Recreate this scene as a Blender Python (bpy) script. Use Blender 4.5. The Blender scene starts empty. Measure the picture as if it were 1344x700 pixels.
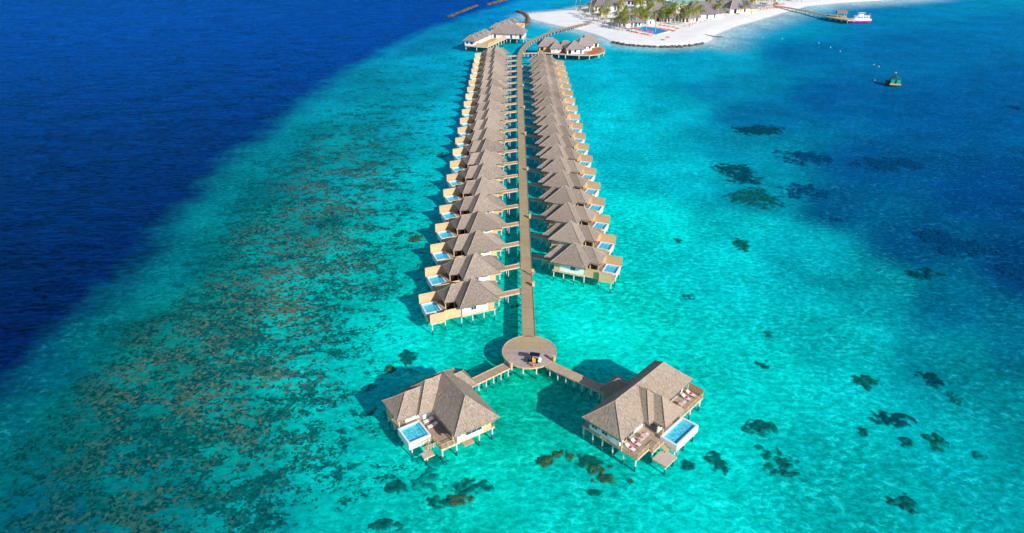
import bpy, bmesh, math, random
import numpy as np
from math import radians as R, sin, cos, pi, hypot, atan2
random.seed(7)
rnd = random.random
def ru(a, b): return a + (b - a) * random.random()
scene = bpy.context.scene
COL = scene.collection

# ------------------------------------------------------------------ object helpers
def tag(o, label=None, cat=None, group=None, kind=None):
    if label: o['label'] = label
    if cat: o['category'] = cat
    if group: o['group'] = group
    if kind: o['kind'] = kind
    return o

def empty(name, loc=(0, 0, 0), rz=0.0):
    o = bpy.data.objects.new(name, None)
    o.location = loc; o.rotation_euler = (0, 0, rz); o.empty_display_size = 0.5
    COL.objects.link(o)
    return o

def copy_tree(o, kids, parent=None):
    c = o.copy(); COL.objects.link(c)
    if parent is not None: c.parent = parent
    for ch in kids.get(o.name, ()): copy_tree(ch, kids, c)
    return c

def kids_of():
    k = {}
    for o in bpy.data.objects:
        if o.parent: k.setdefault(o.parent.name, []).append(o)
    return k

class MB:
    """collects geometry; m = -1 mirrors the local x axis, n = -1 the local y axis"""
    def __init__(s, m=1, n=1):
        s.v = []; s.f = []; s.uv = []; s.m = m; s.n = n
    def p(s, x, y, z):
        s.v.append((x * s.m, y * s.n, z)); return len(s.v) - 1
    def face(s, ids, uv=None):
        s.f.append(tuple(ids)); s.uv.append(uv or [(0, 0)] * len(ids))
    def box(s, x0, x1, y0, y1, z0, z1):
        i = [s.p(x, y, z) for z in (z0, z1) for x, y in ((x0, y0), (x1, y0), (x1, y1), (x0, y1))]
        for q in ((3, 2, 1, 0), (4, 5, 6, 7), (0, 1, 5, 4), (1, 2, 6, 5), (2, 3, 7, 6), (3, 0, 4, 7)):
            s.face([i[k] for k in q])
        return s
    def obox(s, c, lx, ly, z0, z1, a=0.0):
        ca, sa = cos(a), sin(a)
        pts = [(c[0] + x * ca - y * sa, c[1] + x * sa + y * ca) for x, y in
               ((-lx / 2, -ly / 2), (lx / 2, -ly / 2), (lx / 2, ly / 2), (-lx / 2, ly / 2))]
        return s.prism(pts, z0, z1)
    def prism(s, pts, z0, z1):
        n = len(pts)
        b = [s.p(x, y, z0) for x, y in pts]; t = [s.p(x, y, z1) for x, y in pts]
        s.face(b[::-1]); s.face(t)
        for k in range(n):
            j = (k + 1) % n; s.face((b[k], b[j], t[j], t[k]))
        return s
    def tube(s, a, b, r0, r1=None, n=8, caps=True):
        r1 = r0 if r1 is None else r1
        d = np.array(b, float) - np.array(a, float); L = np.linalg.norm(d); d /= L
        u = np.cross(d, (0, 0, 1) if abs(d[2]) < .9 else (1, 0, 0)); u /= np.linalg.norm(u); w = np.cross(d, u)
        ra, rb = [], []
        for k in range(n):
            t = 2 * pi * k / n
            o = u * cos(t) + w * sin(t)
            ra.append(s.p(*(np.array(a) + o * r0))); rb.append(s.p(*(np.array(b) + o * r1)))
        for k in range(n):
            j = (k + 1) % n; s.face((ra[k], ra[j], rb[j], rb[k]))
        if caps: s.face(ra[::-1]); s.face(rb)
        return s
    def bar(s, a, b, w, h):
        """beam of width w, height h whose top runs from a to b"""
        dx, dy = b[0] - a[0], b[1] - a[1]; L = hypot(dx, dy) or 1
        nx, ny = -dy / L * w / 2, dx / L * w / 2
        q = []
        for P in (a, b):
            q += [s.p(P[0] + nx, P[1] + ny, P[2]), s.p(P[0] - nx, P[1] - ny, P[2]),
                  s.p(P[0] - nx, P[1] - ny, P[2] - h), s.p(P[0] + nx, P[1] + ny, P[2] - h)]
        s.face((q[0], q[1], q[2], q[3])); s.face((q[7], q[6], q[5], q[4]))
        for k in range(4):
            j = (k + 1) % 4; s.face((q[k], q[k + 4], q[j + 4], q[j]))
        return s
    def build(s, name, mat, parent=None, smooth=False, recalc=True):
        me = bpy.data.meshes.new(name)
        me.from_pydata(s.v, [], s.f)
        uvl = me.uv_layers.new(name='UVMap')
        flat = [c for f in s.uv for uv in f for c in uv]
        uvl.data.foreach_set('uv', flat)
        me.materials.append(mat)
        if recalc:
            bm = bmesh.new(); bm.from_mesh(me)
            bmesh.ops.recalc_face_normals(bm, faces=bm.faces)
            bm.to_mesh(me); bm.free()
        if smooth:
            me.polygons.foreach_set('use_smooth', [True] * len(me.polygons))
        o = bpy.data.objects.new(name, me); COL.objects.link(o)
        if parent is not None: o.parent = parent
        return o

# ------------------------------------------------------------------ material helpers
def lin(c):
    return tuple((x / 255 / 12.92) if x / 255 <= .04045 else ((x / 255 + .055) / 1.055) ** 2.4 for x in c) + (1,)

class NT:
    def __init__(s, name):
        s.m = bpy.data.materials.new(name); s.m.use_nodes = True
        s.t = s.m.node_tree; s.t.nodes.clear()
        s.out = s.t.nodes.new('ShaderNodeOutputMaterial')
    def n(s, kind, **kw):
        nd = s.t.nodes.new('ShaderNode' + kind)
        for k, v in kw.items():
            if k.startswith('i_'):
                nd.inputs[int(k[2:]) if k[2:].isdigit() else k[2:].replace('_', ' ')].default_value = v
            else: setattr(nd, k, v)
        return nd
    def l(s, a, ao, b, bi): s.t.links.new(a.outputs[ao], b.inputs[bi])
    def math(s, op, a, b=None, c=None, clamp=False):
        nd = s.t.nodes.new('ShaderNodeMath'); nd.operation = op; nd.use_clamp = clamp
        for k, x in enumerate((a, b, c)):
            if x is None: continue
            if isinstance(x, (int, float)): nd.inputs[k].default_value = x
            else: s.t.links.new(x, nd.inputs[k])
        return nd.outputs[0]
    def mix(s, f, a, b, mode='MIX'):
        nd = s.t.nodes.new('ShaderNodeMix'); nd.data_type = 'RGBA'; nd.blend_type = mode
        for k, x in ((0, f), (6, a), (7, b)):
            if isinstance(x, (int, float)): nd.inputs[k].default_value = x
            elif isinstance(x, tuple): nd.inputs[k].default_value = x
            else: s.t.links.new(x, nd.inputs[k])
        return nd.outputs[2]
    def noise(s, vec, scale, detail=3, rough=.55, dist=0):
        nd = s.t.nodes.new('ShaderNodeTexNoise'); s.t.links.new(vec, nd.inputs['Vector'])
        nd.inputs['Scale'].default_value = scale; nd.inputs['Detail'].default_value = detail
        nd.inputs['Roughness'].default_value = rough; nd.inputs['Distortion'].default_value = dist
        return nd.outputs['Fac']
    def vmap(s, vec, scale=(1, 1, 1), loc=(0, 0, 0), rot=(0, 0, 0)):
        nd = s.t.nodes.new('ShaderNodeMapping'); s.t.links.new(vec, nd.inputs['Vector'])
        nd.inputs['Scale'].default_value = scale; nd.inputs['Location'].default_value = loc
        nd.inputs['Rotation'].default_value = rot
        return nd.outputs[0]
    def ramp(s, f, lo, hi, a=0.0, b=1.0, smooth=True):
        nd = s.t.nodes.new('ShaderNodeMapRange'); nd.interpolation_type = 'SMOOTHSTEP' if smooth else 'LINEAR'
        s.t.links.new(f, nd.inputs[0])
        for k, v in zip((1, 2, 3, 4), (lo, hi, a, b)): nd.inputs[k].default_value = v
        return nd.outputs[0]
    def bsdf(s, col, rough=.7, spec=.3, bump=None, bstr=.4, bdist=.05, metal=0, strength=None):
        b = s.n('BsdfPrincipled')
        if isinstance(col, tuple): b.inputs['Base Color'].default_value = col
        else: s.t.links.new(col, b.inputs['Base Color'])
        if isinstance(rough, (int, float)): b.inputs['Roughness'].default_value = rough
        else: s.t.links.new(rough, b.inputs['Roughness'])
        b.inputs['Specular IOR Level'].default_value = spec; b.inputs['Metallic'].default_value = metal
        if bump is not None:
            bp = s.n('Bump'); bp.inputs['Strength'].default_value = bstr; bp.inputs['Distance'].default_value = bdist
            s.t.links.new(bump, bp.inputs['Height']); s.l(bp, 0, b, 'Normal')
        s.l(b, 0, s.out, 0)
        return s.m
    def objco(s, rand=0.0):
        tc = s.n('TexCoord'); v = tc.outputs['Object']
        if rand:
            oi = s.n('ObjectInfo'); sc = s.n('VectorMath', operation='SCALE')
            cb = s.n('CombineXYZ'); 
            for k in range(3): s.t.links.new(oi.outputs['Random'], cb.inputs[k])
            s.t.links.new(cb.outputs[0], sc.inputs[0]); sc.inputs['Scale'].default_value = rand
            ad = s.n('VectorMath', operation='ADD'); s.t.links.new(v, ad.inputs[0]); s.l(sc, 0, ad, 1); v = ad.outputs[0]
        return v

def plain(name, rgb, rough=.6, spec=.3, var=.12, scale=1.5, metal=0):
    t = NT(name); v = t.objco(37)
    f = t.noise(v, scale, 4)
    c = lin(rgb)
    a = tuple(x * (1 - var) for x in c[:3]) + (1,); b = tuple(min(1, x * (1 + var)) for x in c[:3]) + (1,)
    return t.bsdf(t.mix(t.ramp(f, .3, .7), a, b), rough, spec, metal=metal)

def thatch_mat(name, light, dark, warm):
    t = NT(name)
    uv = t.n('UVMap'); oi = t.n('ObjectInfo')
    cb = t.n('CombineXYZ'); t.l(oi, 'Random', cb, 2)
    sc = t.n('VectorMath', operation='SCALE'); t.l(cb, 0, sc, 0); sc.inputs['Scale'].default_value = 53
    ad = t.n('VectorMath', operation='ADD'); t.l(uv, 0, ad, 0); t.l(sc, 0, ad, 1); v = ad.outputs[0]
    straw = t.noise(t.vmap(v, (11, 2.2, 1)), 1.0, 5, .7)
    clump = t.noise(t.vmap(v, (4.5, 2.6, 1)), 1.0, 4, .65)
    patch = t.noise(v, .28, 4, .6)
    rows = t.noise(t.vmap(v, (.5, 3.2, 1)), 1.0, 3, .6)
    c = t.mix(t.ramp(straw, .32, .68), dark, light)
    c = t.mix(t.ramp(patch, .35, .7, 0, .65), c, warm)
    c = t.mix(t.ramp(clump, .30, .60, .30, 0), c, (0.03, .024, .02, 1))
    c = t.mix(t.ramp(rows, .55, .8, 0, .22), c, (.5, .42, .34, 1))
    hv = t.n('HueSaturation'); t.t.links.new(c, hv.inputs['Color'])
    t.t.links.new(t.math('MULTIPLY_ADD', oi.outputs['Random'], .34, .83), hv.inputs['Value'])
    h = t.math('ADD', straw, t.math('MULTIPLY', clump, 1.4))
    return t.bsdf(hv.outputs[0], .95, .05, bump=h, bstr=.55, bdist=.10)

def plank_mat(name, base, alt, axis=1, width=.22, seam=.35, stain=.3, tint=None):
    t = NT(name); v = t.objco()
    sp = t.n('SeparateXYZ'); t.t.links.new(v, sp.inputs[0])
    k = t.math('DIVIDE', sp.outputs[axis], width)
    fl = t.math('FLOOR', k); fr = t.math('FRACT', k)
    wn = t.n('TexWhiteNoise', noise_dimensions='1D'); t.t.links.new(fl, wn.inputs['W'])
    c = t.mix(wn.outputs[0], base, alt)
    grain = t.noise(t.vmap(v, (1.6, 1.6, 1.6)), 1.0, 5, .65)
    c = t.mix(t.ramp(grain, .35, .75, 0, stain), c, tuple(x * .42 for x in base[:3]) + (1,))
    big = t.noise(v, .16, 3, .5)
    c = t.mix(t.ramp(big, .4, .7, 0, .35), c, tint or tuple(min(1, x * 1.35) for x in base[:3]) + (1,))
    edge = t.math('MINIMUM', fr, t.math('SUBTRACT', 1.0, fr))
    oi = t.n('ObjectInfo'); hv = t.n('HueSaturation'); t.t.links.new(c, hv.inputs['Color']); t.t.links.new(t.math('MULTIPLY_ADD', oi.outputs['Random'], .26, .86), hv.inputs['Value']); c = hv.outputs[0]
    s = t.ramp(edge, .02, .10, seam, 0)
    c = t.mix(s, c, tuple(x * .25 for x in base[:3]) + (1,))
    return t.bsdf(c, .8, .15, bump=t.math('ADD', t.ramp(edge, .0, .12), t.math('MULTIPLY', grain, .3)), bstr=.3, bdist=.02)

M = {}
M['thatch'] = thatch_mat('thatch', lin((186, 170, 156)), lin((112, 100, 92)), lin((164, 147, 132)))
M['thatch_warm'] = thatch_mat('thatch_warm', lin((206, 186, 168)), lin((126, 110, 98)), lin((184, 162, 142)))
M['thatch_grey'] = thatch_mat('thatch_grey', lin((176, 164, 160)), lin((118, 108, 106)), lin((156, 144, 140)))
M['thatch_dark'] = thatch_mat('thatch_dark', lin((164, 154, 158)), lin((112, 104, 110)), lin((146, 136, 142)))
M['ridge'] = plain('ridge_straw', (184, 166, 148), .95, .05, .25, 3)
M['deck'] = plank_mat('deck_planks', lin((184, 162, 128)), lin((198, 174, 138)), 1, .24, .4)
M['deck_x'] = plank_mat('deck_planks_crosswise', lin((188, 162, 138)), lin((202, 174, 148)), 0, .24, .45)
M['deck_light'] = plank_mat('deck_planks_new', lin((198, 178, 164)), lin((208, 186, 170)), 1, .28, .3)
M['deck_gold'] = plank_mat('deck_gold', lin((214, 180, 136)), lin((226, 192, 148)), 0, .24, .4)
M['fence'] = plank_mat('fence_boards', lin((220, 182, 136)), lin((232, 196, 152)), 2, .2, .45, .3)
M['fence_tan'] = plank_mat('fence_boards_tan', lin((216, 180, 134)), lin((228, 192, 146)), 2, .2, .4, .3)
M['beam'] = plain('beam_wood', (218, 188, 150), .7, .2, .25, 2)
M['beam_dark'] = plain('dark_beam', (150, 124, 100), .8, .2, .25, 2)
M['white'] = plain('white_paint', (242, 240, 238), .5, .3, .05, .8)
M['rim'] = plain('pool_rim', (236, 238, 240), .35, .4, .04, 1)
M['glass'] = plain('dark_glass', (52, 76, 84), .08, .8, .2, .6)
M['frame'] = plain('window_frame', (214, 212, 206), .5, .3)
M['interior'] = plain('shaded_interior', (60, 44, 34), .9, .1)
def post_mat():
    t = NT('concrete_post'); g = t.n('NewGeometry'); sp = t.n('SeparateXYZ'); t.l(g, 'Position', sp, 0)
    v = g.outputs['Position']
    z = t.math('ADD', sp.outputs[2], t.math('MULTIPLY_ADD', t.noise(v, 2.5, 3), .5, -.25))
    c = t.mix(t.ramp(z, .08, .3), lin((104, 92, 48)), lin((222, 222, 220)))
    c = t.mix(t.ramp(t.noise(v, 1.2, 4), .45, .7, 0, .4), c, lin((150, 146, 134)))
    c = t.mix(t.ramp(sp.outputs[2], -.35, -.02, 1, 0), c, lin((10, 120, 116)))
    return t.bsdf(c, .8, .2)
M['post'] = post_mat()
def pool_floor():
    t = NT('pool_tiles'); v = t.objco()
    vr = t.n('TexVoronoi', feature='DISTANCE_TO_EDGE'); vr.inputs['Scale'].default_value = 1.6
    w = t.n('VectorMath', operation='ADD'); nn = t.n('TexNoise'); nn.inputs['Scale'].default_value = 1.2
    t.t.links.new(v, nn.inputs['Vector']); t.t.links.new(v, w.inputs[0]); t.l(nn, 'Color', w, 1); t.l(w, 0, vr, 'Vector')
    c = t.mix(t.ramp(vr.outputs['Distance'], 0, .18), lin((160, 242, 248)), lin((70, 208, 232)))
    return t.bsdf(c, .4, .3)
M['pool_floor'] = pool_floor()
M['pool_blue'] = plain('pool_blue_tile', (0, 150, 220), .4, .3, .1)
M['pool_step'] = plain('pool_step_tile', (110, 210, 235), .4, .3, .1)

def water_mat(name, scale, bstr, gloss, tint, rip=(1, 1, 1), rough=.06):
    t = NT(name); g = t.n('NewGeometry'); v = g.outputs['Position']
    a = t.noise(t.vmap(v, (rip[0] * scale * .30, rip[1] * scale * .85, 1), rot=(0, 0, R(-9))), 1.0, 5, .62, .3)
    b = t.noise(t.vmap(v, (.05 * scale, .13 * scale, 1), rot=(0, 0, R(12))), 1.0, 3, .5)
    h = t.math('ADD', a, t.math('MULTIPLY', b, 1.3))
    bp = t.n('Bump'); bp.inputs['Strength'].default_value = bstr; bp.inputs['Distance'].default_value = .9 / scale
    t.t.links.new(h, bp.inputs['Height'])
    fr = t.n('Fresnel'); fr.inputs['IOR'].default_value = 1.33; t.l(bp, 0, fr, 'Normal')
    tr = t.n('BsdfTransparent'); tr.inputs['Color'].default_value = tint
    gl = t.n('BsdfGlossy'); gl.inputs['Roughness'].default_value = rough; gl.inputs['Color'].default_value = (.04, .42, 1, 1)
    t.l(bp, 0, gl, 'Normal')
    mx = t.n('MixShader'); t.t.links.new(t.math('MULTIPLY', fr.outputs[0], gloss, clamp=True), mx.inputs[0])
    t.l(tr, 0, mx, 1); t.l(gl, 0, mx, 2); t.l(mx, 0, t.out, 0)
    return t.m
M['sea'] = water_mat('sea_surface', 1.0, .5, .26, (.97, .99, 1, 1))
M['pool_water'] = water_mat('pool_water', 5.0, .12, .3, (.8, .98, 1, 1))

# ------------------------------------------------------------------ world, sun, camera
SUN_EL, TO_SUN = R(28.5), (.652, -.758)
w = bpy.data.worlds.new("World"); scene.world = w; w.use_nodes = True
nt = w.node_tree; nt.nodes.clear()
sky = nt.nodes.new('ShaderNodeTexSky'); sky.sky_type = 'NISHITA'; sky.sun_disc = False
sky.sun_elevation = SUN_EL; sky.sun_rotation = atan2(TO_SUN[0], TO_SUN[1]); sky.air_density = 1.0; sky.dust_density = .3; sky.ozone_density = 1.6
bg = nt.nodes.new('ShaderNodeBackground'); bg.inputs[1].default_value = .115
wo = nt.nodes.new('ShaderNodeOutputWorld')
nt.links.new(sky.outputs[0], bg.inputs[0]); nt.links.new(bg.outputs[0], wo.inputs[0])
sun = bpy.data.lights.new('sun', 'SUN'); sun.energy = 5.0; sun.angle = R(.5); sun.color = (1, .955, .90)
so = bpy.data.objects.new('sun', sun); COL.objects.link(so)
from mathutils import Vector
dv = Vector((TO_SUN[0] * cos(SUN_EL), TO_SUN[1] * cos(SUN_EL), sin(SUN_EL)))
so.rotation_euler = dv.to_track_quat('Z', 'Y').to_euler(); so.location = (60, -60, 80)
cam = bpy.data.cameras.new('camera'); cam.sensor_width = 36; cam.lens = 890 / 1344 * 36; cam.clip_end = 20000; cam.clip_start = 1
co = bpy.data.objects.new('camera', cam); COL.objects.link(co); scene.camera = co
co.location = (0, 0, 85); co.rotation_euler = (R(90 - 29.08), 0, 0)
scene.view_settings.view_transform = 'Standard'; scene.view_settings.look = 'None'; scene.view_settings.exposure = 0
scene.cycles.transparent_max_bounces = 12

# ------------------------------------------------------------------ sea floor: colours by place (world coordinates)
DEEP = [(-98, -400), (-96, 85), (-98, 115), (-96, 143), (-95.6, 166), (-98, 196), (-98, 228), (-98, 272), (-94.4, 320), (-87, 371),
        (-76, 431), (-59.5, 494), (-41.4, 539), (-20, 592), (-4.7, 636), (30, 760), (90, 1000), (300, 2500), (700, 9000)]
SHORE = [(10.6, 557), (11.5, 548), (13.5, 537), (24, 520), (36.7, 501.8), (48, 488), (56, 474), (60.5, 462), (62.5, 453), (66, 445), (75, 437.5),
         (88, 432.5), (104, 433.5), (119.5, 441), (128, 452), (137, 473), (160, 505), (187, 534), (215, 566), (246, 599), (280, 617), (317.7, 629.7), (361, 648.7),
         (420, 690), (520, 800), (560, 980), (420, 1150), (250, 1100), (140, 900), (96, 700), (86, 639), (77, 614), (48, 581), (29, 570), (17, 564)]
CTRL = """60 480 0 95 115;130 430 0 110 120;220 350 0 112 125;300 260 0 118 130;380 190 0 125 142;470 110 0 130 158;560 60 0 125 168;600 40 0 135 178
20 600 0 105 115;100 560 6 115 118;200 480 10 130 125;280 400 10 135 130;380 300 8 145 145;450 200 0 150 160;530 130 0 152 175;590 80 0 158 190
50 690 0 100 122;200 640 0 128 133;300 560 5 155 150;400 420 2 182 175;480 330 0 188 182;540 240 0 185 192;580 150 0 175 198
350 680 0 155 160;450 600 0 190 185;500 450 0 208 200;430 500 0 200 195;560 560 0 200 190;500 650 0 190 182;620 420 0 200 190;450 680 0 180 175
600 650 0 196 182;750 660 0 200 190;700 560 0 190 170;680 525 0 178 155;900 650 0 202 195;800 420 0 215 202;850 300 0 212 208;800 150 0 198 212;780 90 0 188 218;640 70 0 170 195
950 350 0 195 198;900 220 0 185 200;870 140 0 175 202;900 90 0 165 208;950 70 0 160 205;800 70 0 182 212;760 40 0 188 220;720 50 0 175 208;700 8 0 160 215;650 20 0 138 198;640 2 0 105 180;750 2 0 165 215
1000 500 0 195 190;1100 450 0 182 185;1100 600 0 185 185;1250 600 0 165 172;1344 690 0 150 158;1200 680 0 176 178;1340 550 0 138 152;1250 470 0 132 150;1344 450 0 105 138;1150 380 0 150 165;1250 400 0 105 145
1050 330 0 165 180;1000 260 0 142 172;960 200 0 142 178;1100 270 0 88 140;1200 320 0 78 132;1344 350 0 58 115;1150 220 0 82 148;1300 250 0 68 138;1000 150 0 108 168;950 120 0 132 182;1100 130 0 92 165;1250 150 0 85 160;1344 120 0 90 165
1050 70 0 112 180;1200 60 0 105 178;1344 30 0 115 188;1000 40 0 155 208;1060 20 0 145 200;1150 20 0 125 190;1250 5 0 135 198;1344 0 0 140 198;980 300 0 185 192;900 500 0 205 195"""
_F, _H = 890.0, 85.0
_P = R(29.08)
cp, cc = [], []
for row in CTRL.replace('\n', ';').split(';'):
    a = [float(q) for q in row.split()]
    u_, v_ = (a[0] - 672) / _F, (a[1] - 350) / _F
    d_ = (u_, cos(_P) - v_ * sin(_P), -sin(_P) - v_ * cos(_P)); t_ = (-1.1 - _H) / d_[2]
    cp.append((d_[0] * t_, d_[1] * t_)); cc.append(lin(a[2:])[:3])
cp = np.array(cp); cc = np.array(cc)
def warp(x, y):
    yy = np.maximum(y, -20) + 60
    return np.stack([x / yy * 1.6, np.log(yy) * 1.25], -1)
wp = warp(cp[:, 0], cp[:, 1])
def poly_sd(x, y, poly, closed=False):
    """signed distance; + on the right-hand side of an open line (or inside of a closed ring)"""
    P = np.array(poly, float); n = len(P) - (0 if closed else 1)
    best = np.full(x.shape, 1e9); sg = np.zeros(x.shape); inside = np.zeros(x.shape, bool)
    for k in range(n):
        a = P[k]; b = P[(k + 1) % len(P)]; d = b - a; L2 = d @ d
        t = np.clip(((x - a[0]) * d[0] + (y - a[1]) * d[1]) / L2, 0, 1)
        dx = x - a[0] - t * d[0]; dy = y - a[1] - t * d[1]; dd = np.hypot(dx, dy)
        m = dd < best
        best = np.where(m, dd, best); cr = d[0] * dy - d[1] * dx; sg = np.where(m, -np.sign(cr), sg)
        if closed:
            c1 = ((a[1] > y) != (b[1] > y)); dyv = (b[1] - a[1]) or 1e-9
            inside ^= c1 & (x < (b[0] - a[0]) * (y - a[1]) / dyv + a[0])
    return np.where(inside, best, -best) if closed else best * sg
def sstep(v, a, b):
    t = np.clip((v - a) / (b - a), 0, 1); return t * t * (3 - 2 * t)
def grid_noise(x, y, seed, lam):
    rs = np.random.RandomState(seed); s = 0
    for k in range(7):
        an = rs.rand() * 6.28; ph = rs.rand() * 6.28; f = 6.28 / lam * (.6 + 1.2 * rs.rand())
        s = s + np.sin((x * cos(an) + y * sin(an)) * f + ph)
    return s / 7
nx_, ny_ = 220, 330
ty = np.linspace(0, 1, ny_)
ys = 20 + 60 * ty + 40 * (np.exp(ty * 4.2) - 1)
ys = np.concatenate([[-3000, -800, -200, -60, -10], ys, [3200, 4200, 6000, 9000, 14000]])
tx = np.linspace(-1, 1, nx_); tx = np.concatenate([[-40, -10, -4, -2, -1.4], tx, [1.4, 2, 4, 10, 40]])
X = tx[None, :] * (60 + .82 * np.maximum(ys, 0))[:, None]; Y = np.repeat(ys[:, None], len(tx), 1)
def floor_colour(X, Y):
    W = warp(X, Y); num = np.zeros(X.shape + (3,)); den = np.zeros(X.shape)
    for k in range(len(wp)):
        d2 = ((W - wp[k]) ** 2).sum(-1) + 4e-4; wt = d2 ** -2.2
        num += wt[..., None] * cc[k]; den += wt
    return num / den[..., None]
colr = floor_colour(X, Y) * np.array([1.0, 1.30, 1.13])
basin = np.clip((colr[..., 2] - colr[..., 1]) * 4, 0, 1) * (X > 30)
colr[..., 2] *= 1 - .17 * basin; colr[..., 1] *= 1 - .03 * basin
dl = poly_sd(X, Y, DEEP) + 2 + 5 * grid_noise(X, Y, 3, 60) + 2.5 * grid_noise(X, Y, 5, 17)
sd = poly_sd(X, Y, SHORE, True)
far = sstep(Y, 90, 540)[..., None]
deepc = np.array(lin((2, 30, 86))[:3]) * (1 - far) + np.array(lin((0, 72, 168))[:3]) * far
md = (1 - sstep(dl + 3.5 * grid_noise(X, Y, 21, 9) + 3 * grid_noise(X, Y, 22, 26), -9, 10))[..., None]
colr = colr * (1 - md) + deepc * md
sdn = sd + 2.0 * grid_noise(X, Y, 9, 30) * sstep(Y, 440, 520)
side = sstep(X, 118, 135)
ms = sstep(sdn / (1 + .9 * side), -20, 1)[..., None] ** 1.5
colr = colr * (1 - ms) + np.array(lin((206, 226, 216))[:3]) * ms
z = -1.1 - 2.5 * sstep(-dl, 10, 220) + .85 * sstep(sd, -26, -2)
# coral cover: dense band behind the reef edge, thinning into the lagoon
band = sstep(dl, 2, 22) * (1 - sstep(dl, 48, 92))
thin = 1 - sstep(Y, 150, 420) * .75
brown = sstep(dl, 14, 30) * (1 - sstep(dl, 46, 70)) * (.35 + .65 * sstep(Y, 75, 105)) * (1 - sstep(Y, 190, 300)) 
cover = band * thin
seab = MB()
seab.v = [tuple(q) for q in np.stack([X, Y, z], -1).reshape(-1, 3)]
ny2, nx2 = X.shape
for j in range(ny2 - 1):
    for i in range(nx2 - 1):
        a = j * nx2 + i
        seab.f.append((a, a + 1, a + nx2 + 1, a + nx2)); seab.uv.append([(0, 0)] * 4)
def seabed_mat():
    t = NT('seabed'); g = t.n('NewGeometry'); v = g.outputs['Position']
    at = t.n('Attribute', attribute_name='tone'); ac = t.n('Attribute', attribute_name='reef')
    sp = t.n('SeparateColor'); t.l(ac, 'Color', sp, 0)          # r cover, g brown, b deep mask
    c = at.outputs['Color']
    # mottled sand, with the caustic light net of the waves painted into its colour
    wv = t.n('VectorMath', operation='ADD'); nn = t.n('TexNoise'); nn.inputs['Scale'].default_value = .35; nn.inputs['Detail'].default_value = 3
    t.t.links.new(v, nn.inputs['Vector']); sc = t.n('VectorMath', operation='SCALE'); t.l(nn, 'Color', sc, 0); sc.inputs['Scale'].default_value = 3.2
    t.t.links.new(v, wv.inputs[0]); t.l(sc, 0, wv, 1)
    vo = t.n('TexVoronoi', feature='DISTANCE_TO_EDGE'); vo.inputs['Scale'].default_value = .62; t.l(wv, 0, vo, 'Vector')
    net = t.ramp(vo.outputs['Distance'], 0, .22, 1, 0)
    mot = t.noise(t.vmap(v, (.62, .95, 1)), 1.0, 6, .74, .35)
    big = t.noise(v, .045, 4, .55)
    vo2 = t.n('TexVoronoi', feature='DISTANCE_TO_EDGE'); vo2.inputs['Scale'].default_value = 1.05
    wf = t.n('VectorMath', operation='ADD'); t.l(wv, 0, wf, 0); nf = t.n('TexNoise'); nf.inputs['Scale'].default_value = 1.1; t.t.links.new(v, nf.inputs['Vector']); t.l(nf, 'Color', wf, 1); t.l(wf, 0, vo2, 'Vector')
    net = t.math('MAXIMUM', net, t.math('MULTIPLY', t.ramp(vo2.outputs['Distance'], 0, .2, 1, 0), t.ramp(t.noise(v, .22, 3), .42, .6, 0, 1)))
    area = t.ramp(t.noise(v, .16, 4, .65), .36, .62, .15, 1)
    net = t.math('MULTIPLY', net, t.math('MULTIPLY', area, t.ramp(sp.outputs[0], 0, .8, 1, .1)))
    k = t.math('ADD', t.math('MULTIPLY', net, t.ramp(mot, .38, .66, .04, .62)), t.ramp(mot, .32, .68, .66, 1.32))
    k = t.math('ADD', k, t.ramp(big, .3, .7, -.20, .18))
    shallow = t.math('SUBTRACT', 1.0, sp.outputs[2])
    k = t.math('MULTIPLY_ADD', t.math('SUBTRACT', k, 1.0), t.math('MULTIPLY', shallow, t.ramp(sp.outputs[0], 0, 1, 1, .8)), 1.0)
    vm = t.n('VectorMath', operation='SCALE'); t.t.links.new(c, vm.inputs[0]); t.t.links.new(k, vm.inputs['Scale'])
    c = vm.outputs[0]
    # painted caustic glints pale the floor colour a little
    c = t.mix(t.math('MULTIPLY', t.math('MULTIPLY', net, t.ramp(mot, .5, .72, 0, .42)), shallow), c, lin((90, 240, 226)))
    # coral colonies: cells of many tones, thinning out over the sand
    patch = t.math('MULTIPLY_ADD', t.noise(t.vmap(v, (.085, .15, 1)), 1.0, 7, .72, .3), 1.0, 0.0)
    patch = t.math('ADD', patch, t.math('MULTIPLY_ADD', t.noise(t.vmap(v, (.24, .34, 1)), 1.0, 4, .6), .55, -.275))
    fine = t.noise(v, 1.25, 6, .78)
    wv2 = t.n('VectorMath', operation='ADD'); n2 = t.n('TexNoise'); n2.inputs['Scale'].default_value = 1.3; n2.inputs['Detail'].default_value = 3; t.t.links.new(v, n2.inputs['Vector']); s2 = t.n('VectorMath', operation='SCALE'); t.l(n2, 'Color', s2, 0); s2.inputs['Scale'].default_value = 1.1; t.t.links.new(v, wv2.inputs[0]); t.l(s2, 0, wv2, 1)
    vc = t.n('TexVoronoi', feature='F1'); vc.inputs['Scale'].default_value = .6; t.l(wv2, 0, vc, 'Vector')
    vs = t.n('TexVoronoi', feature='F1'); vs.inputs['Scale'].default_value = 1.9; t.l(wv2, 0, vs, 'Vector')
    rc = t.n('SeparateColor'); t.l(vc, 'Color', rc, 0); rs_ = t.n('SeparateColor'); t.l(vs, 'Color', rs_, 0)
    thr = t.math('MULTIPLY_ADD', sp.outputs[0], -.31, .745)
    pf = t.math('ADD', patch, t.math('MULTIPLY_ADD', rc.outputs[0], .16, -.08))
    pf = t.math('ADD', pf, t.math('MULTIPLY_ADD', rs_.outputs[1], .20, -.10))
    pf = t.math('ADD', pf, t.math('MULTIPLY_ADD', fine, .50, -.25))
    m = t.math('MULTIPLY', t.ramp(t.math('SUBTRACT', pf, thr), -.05, .07), t.ramp(sp.outputs[0], 0.0, .12))
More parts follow.
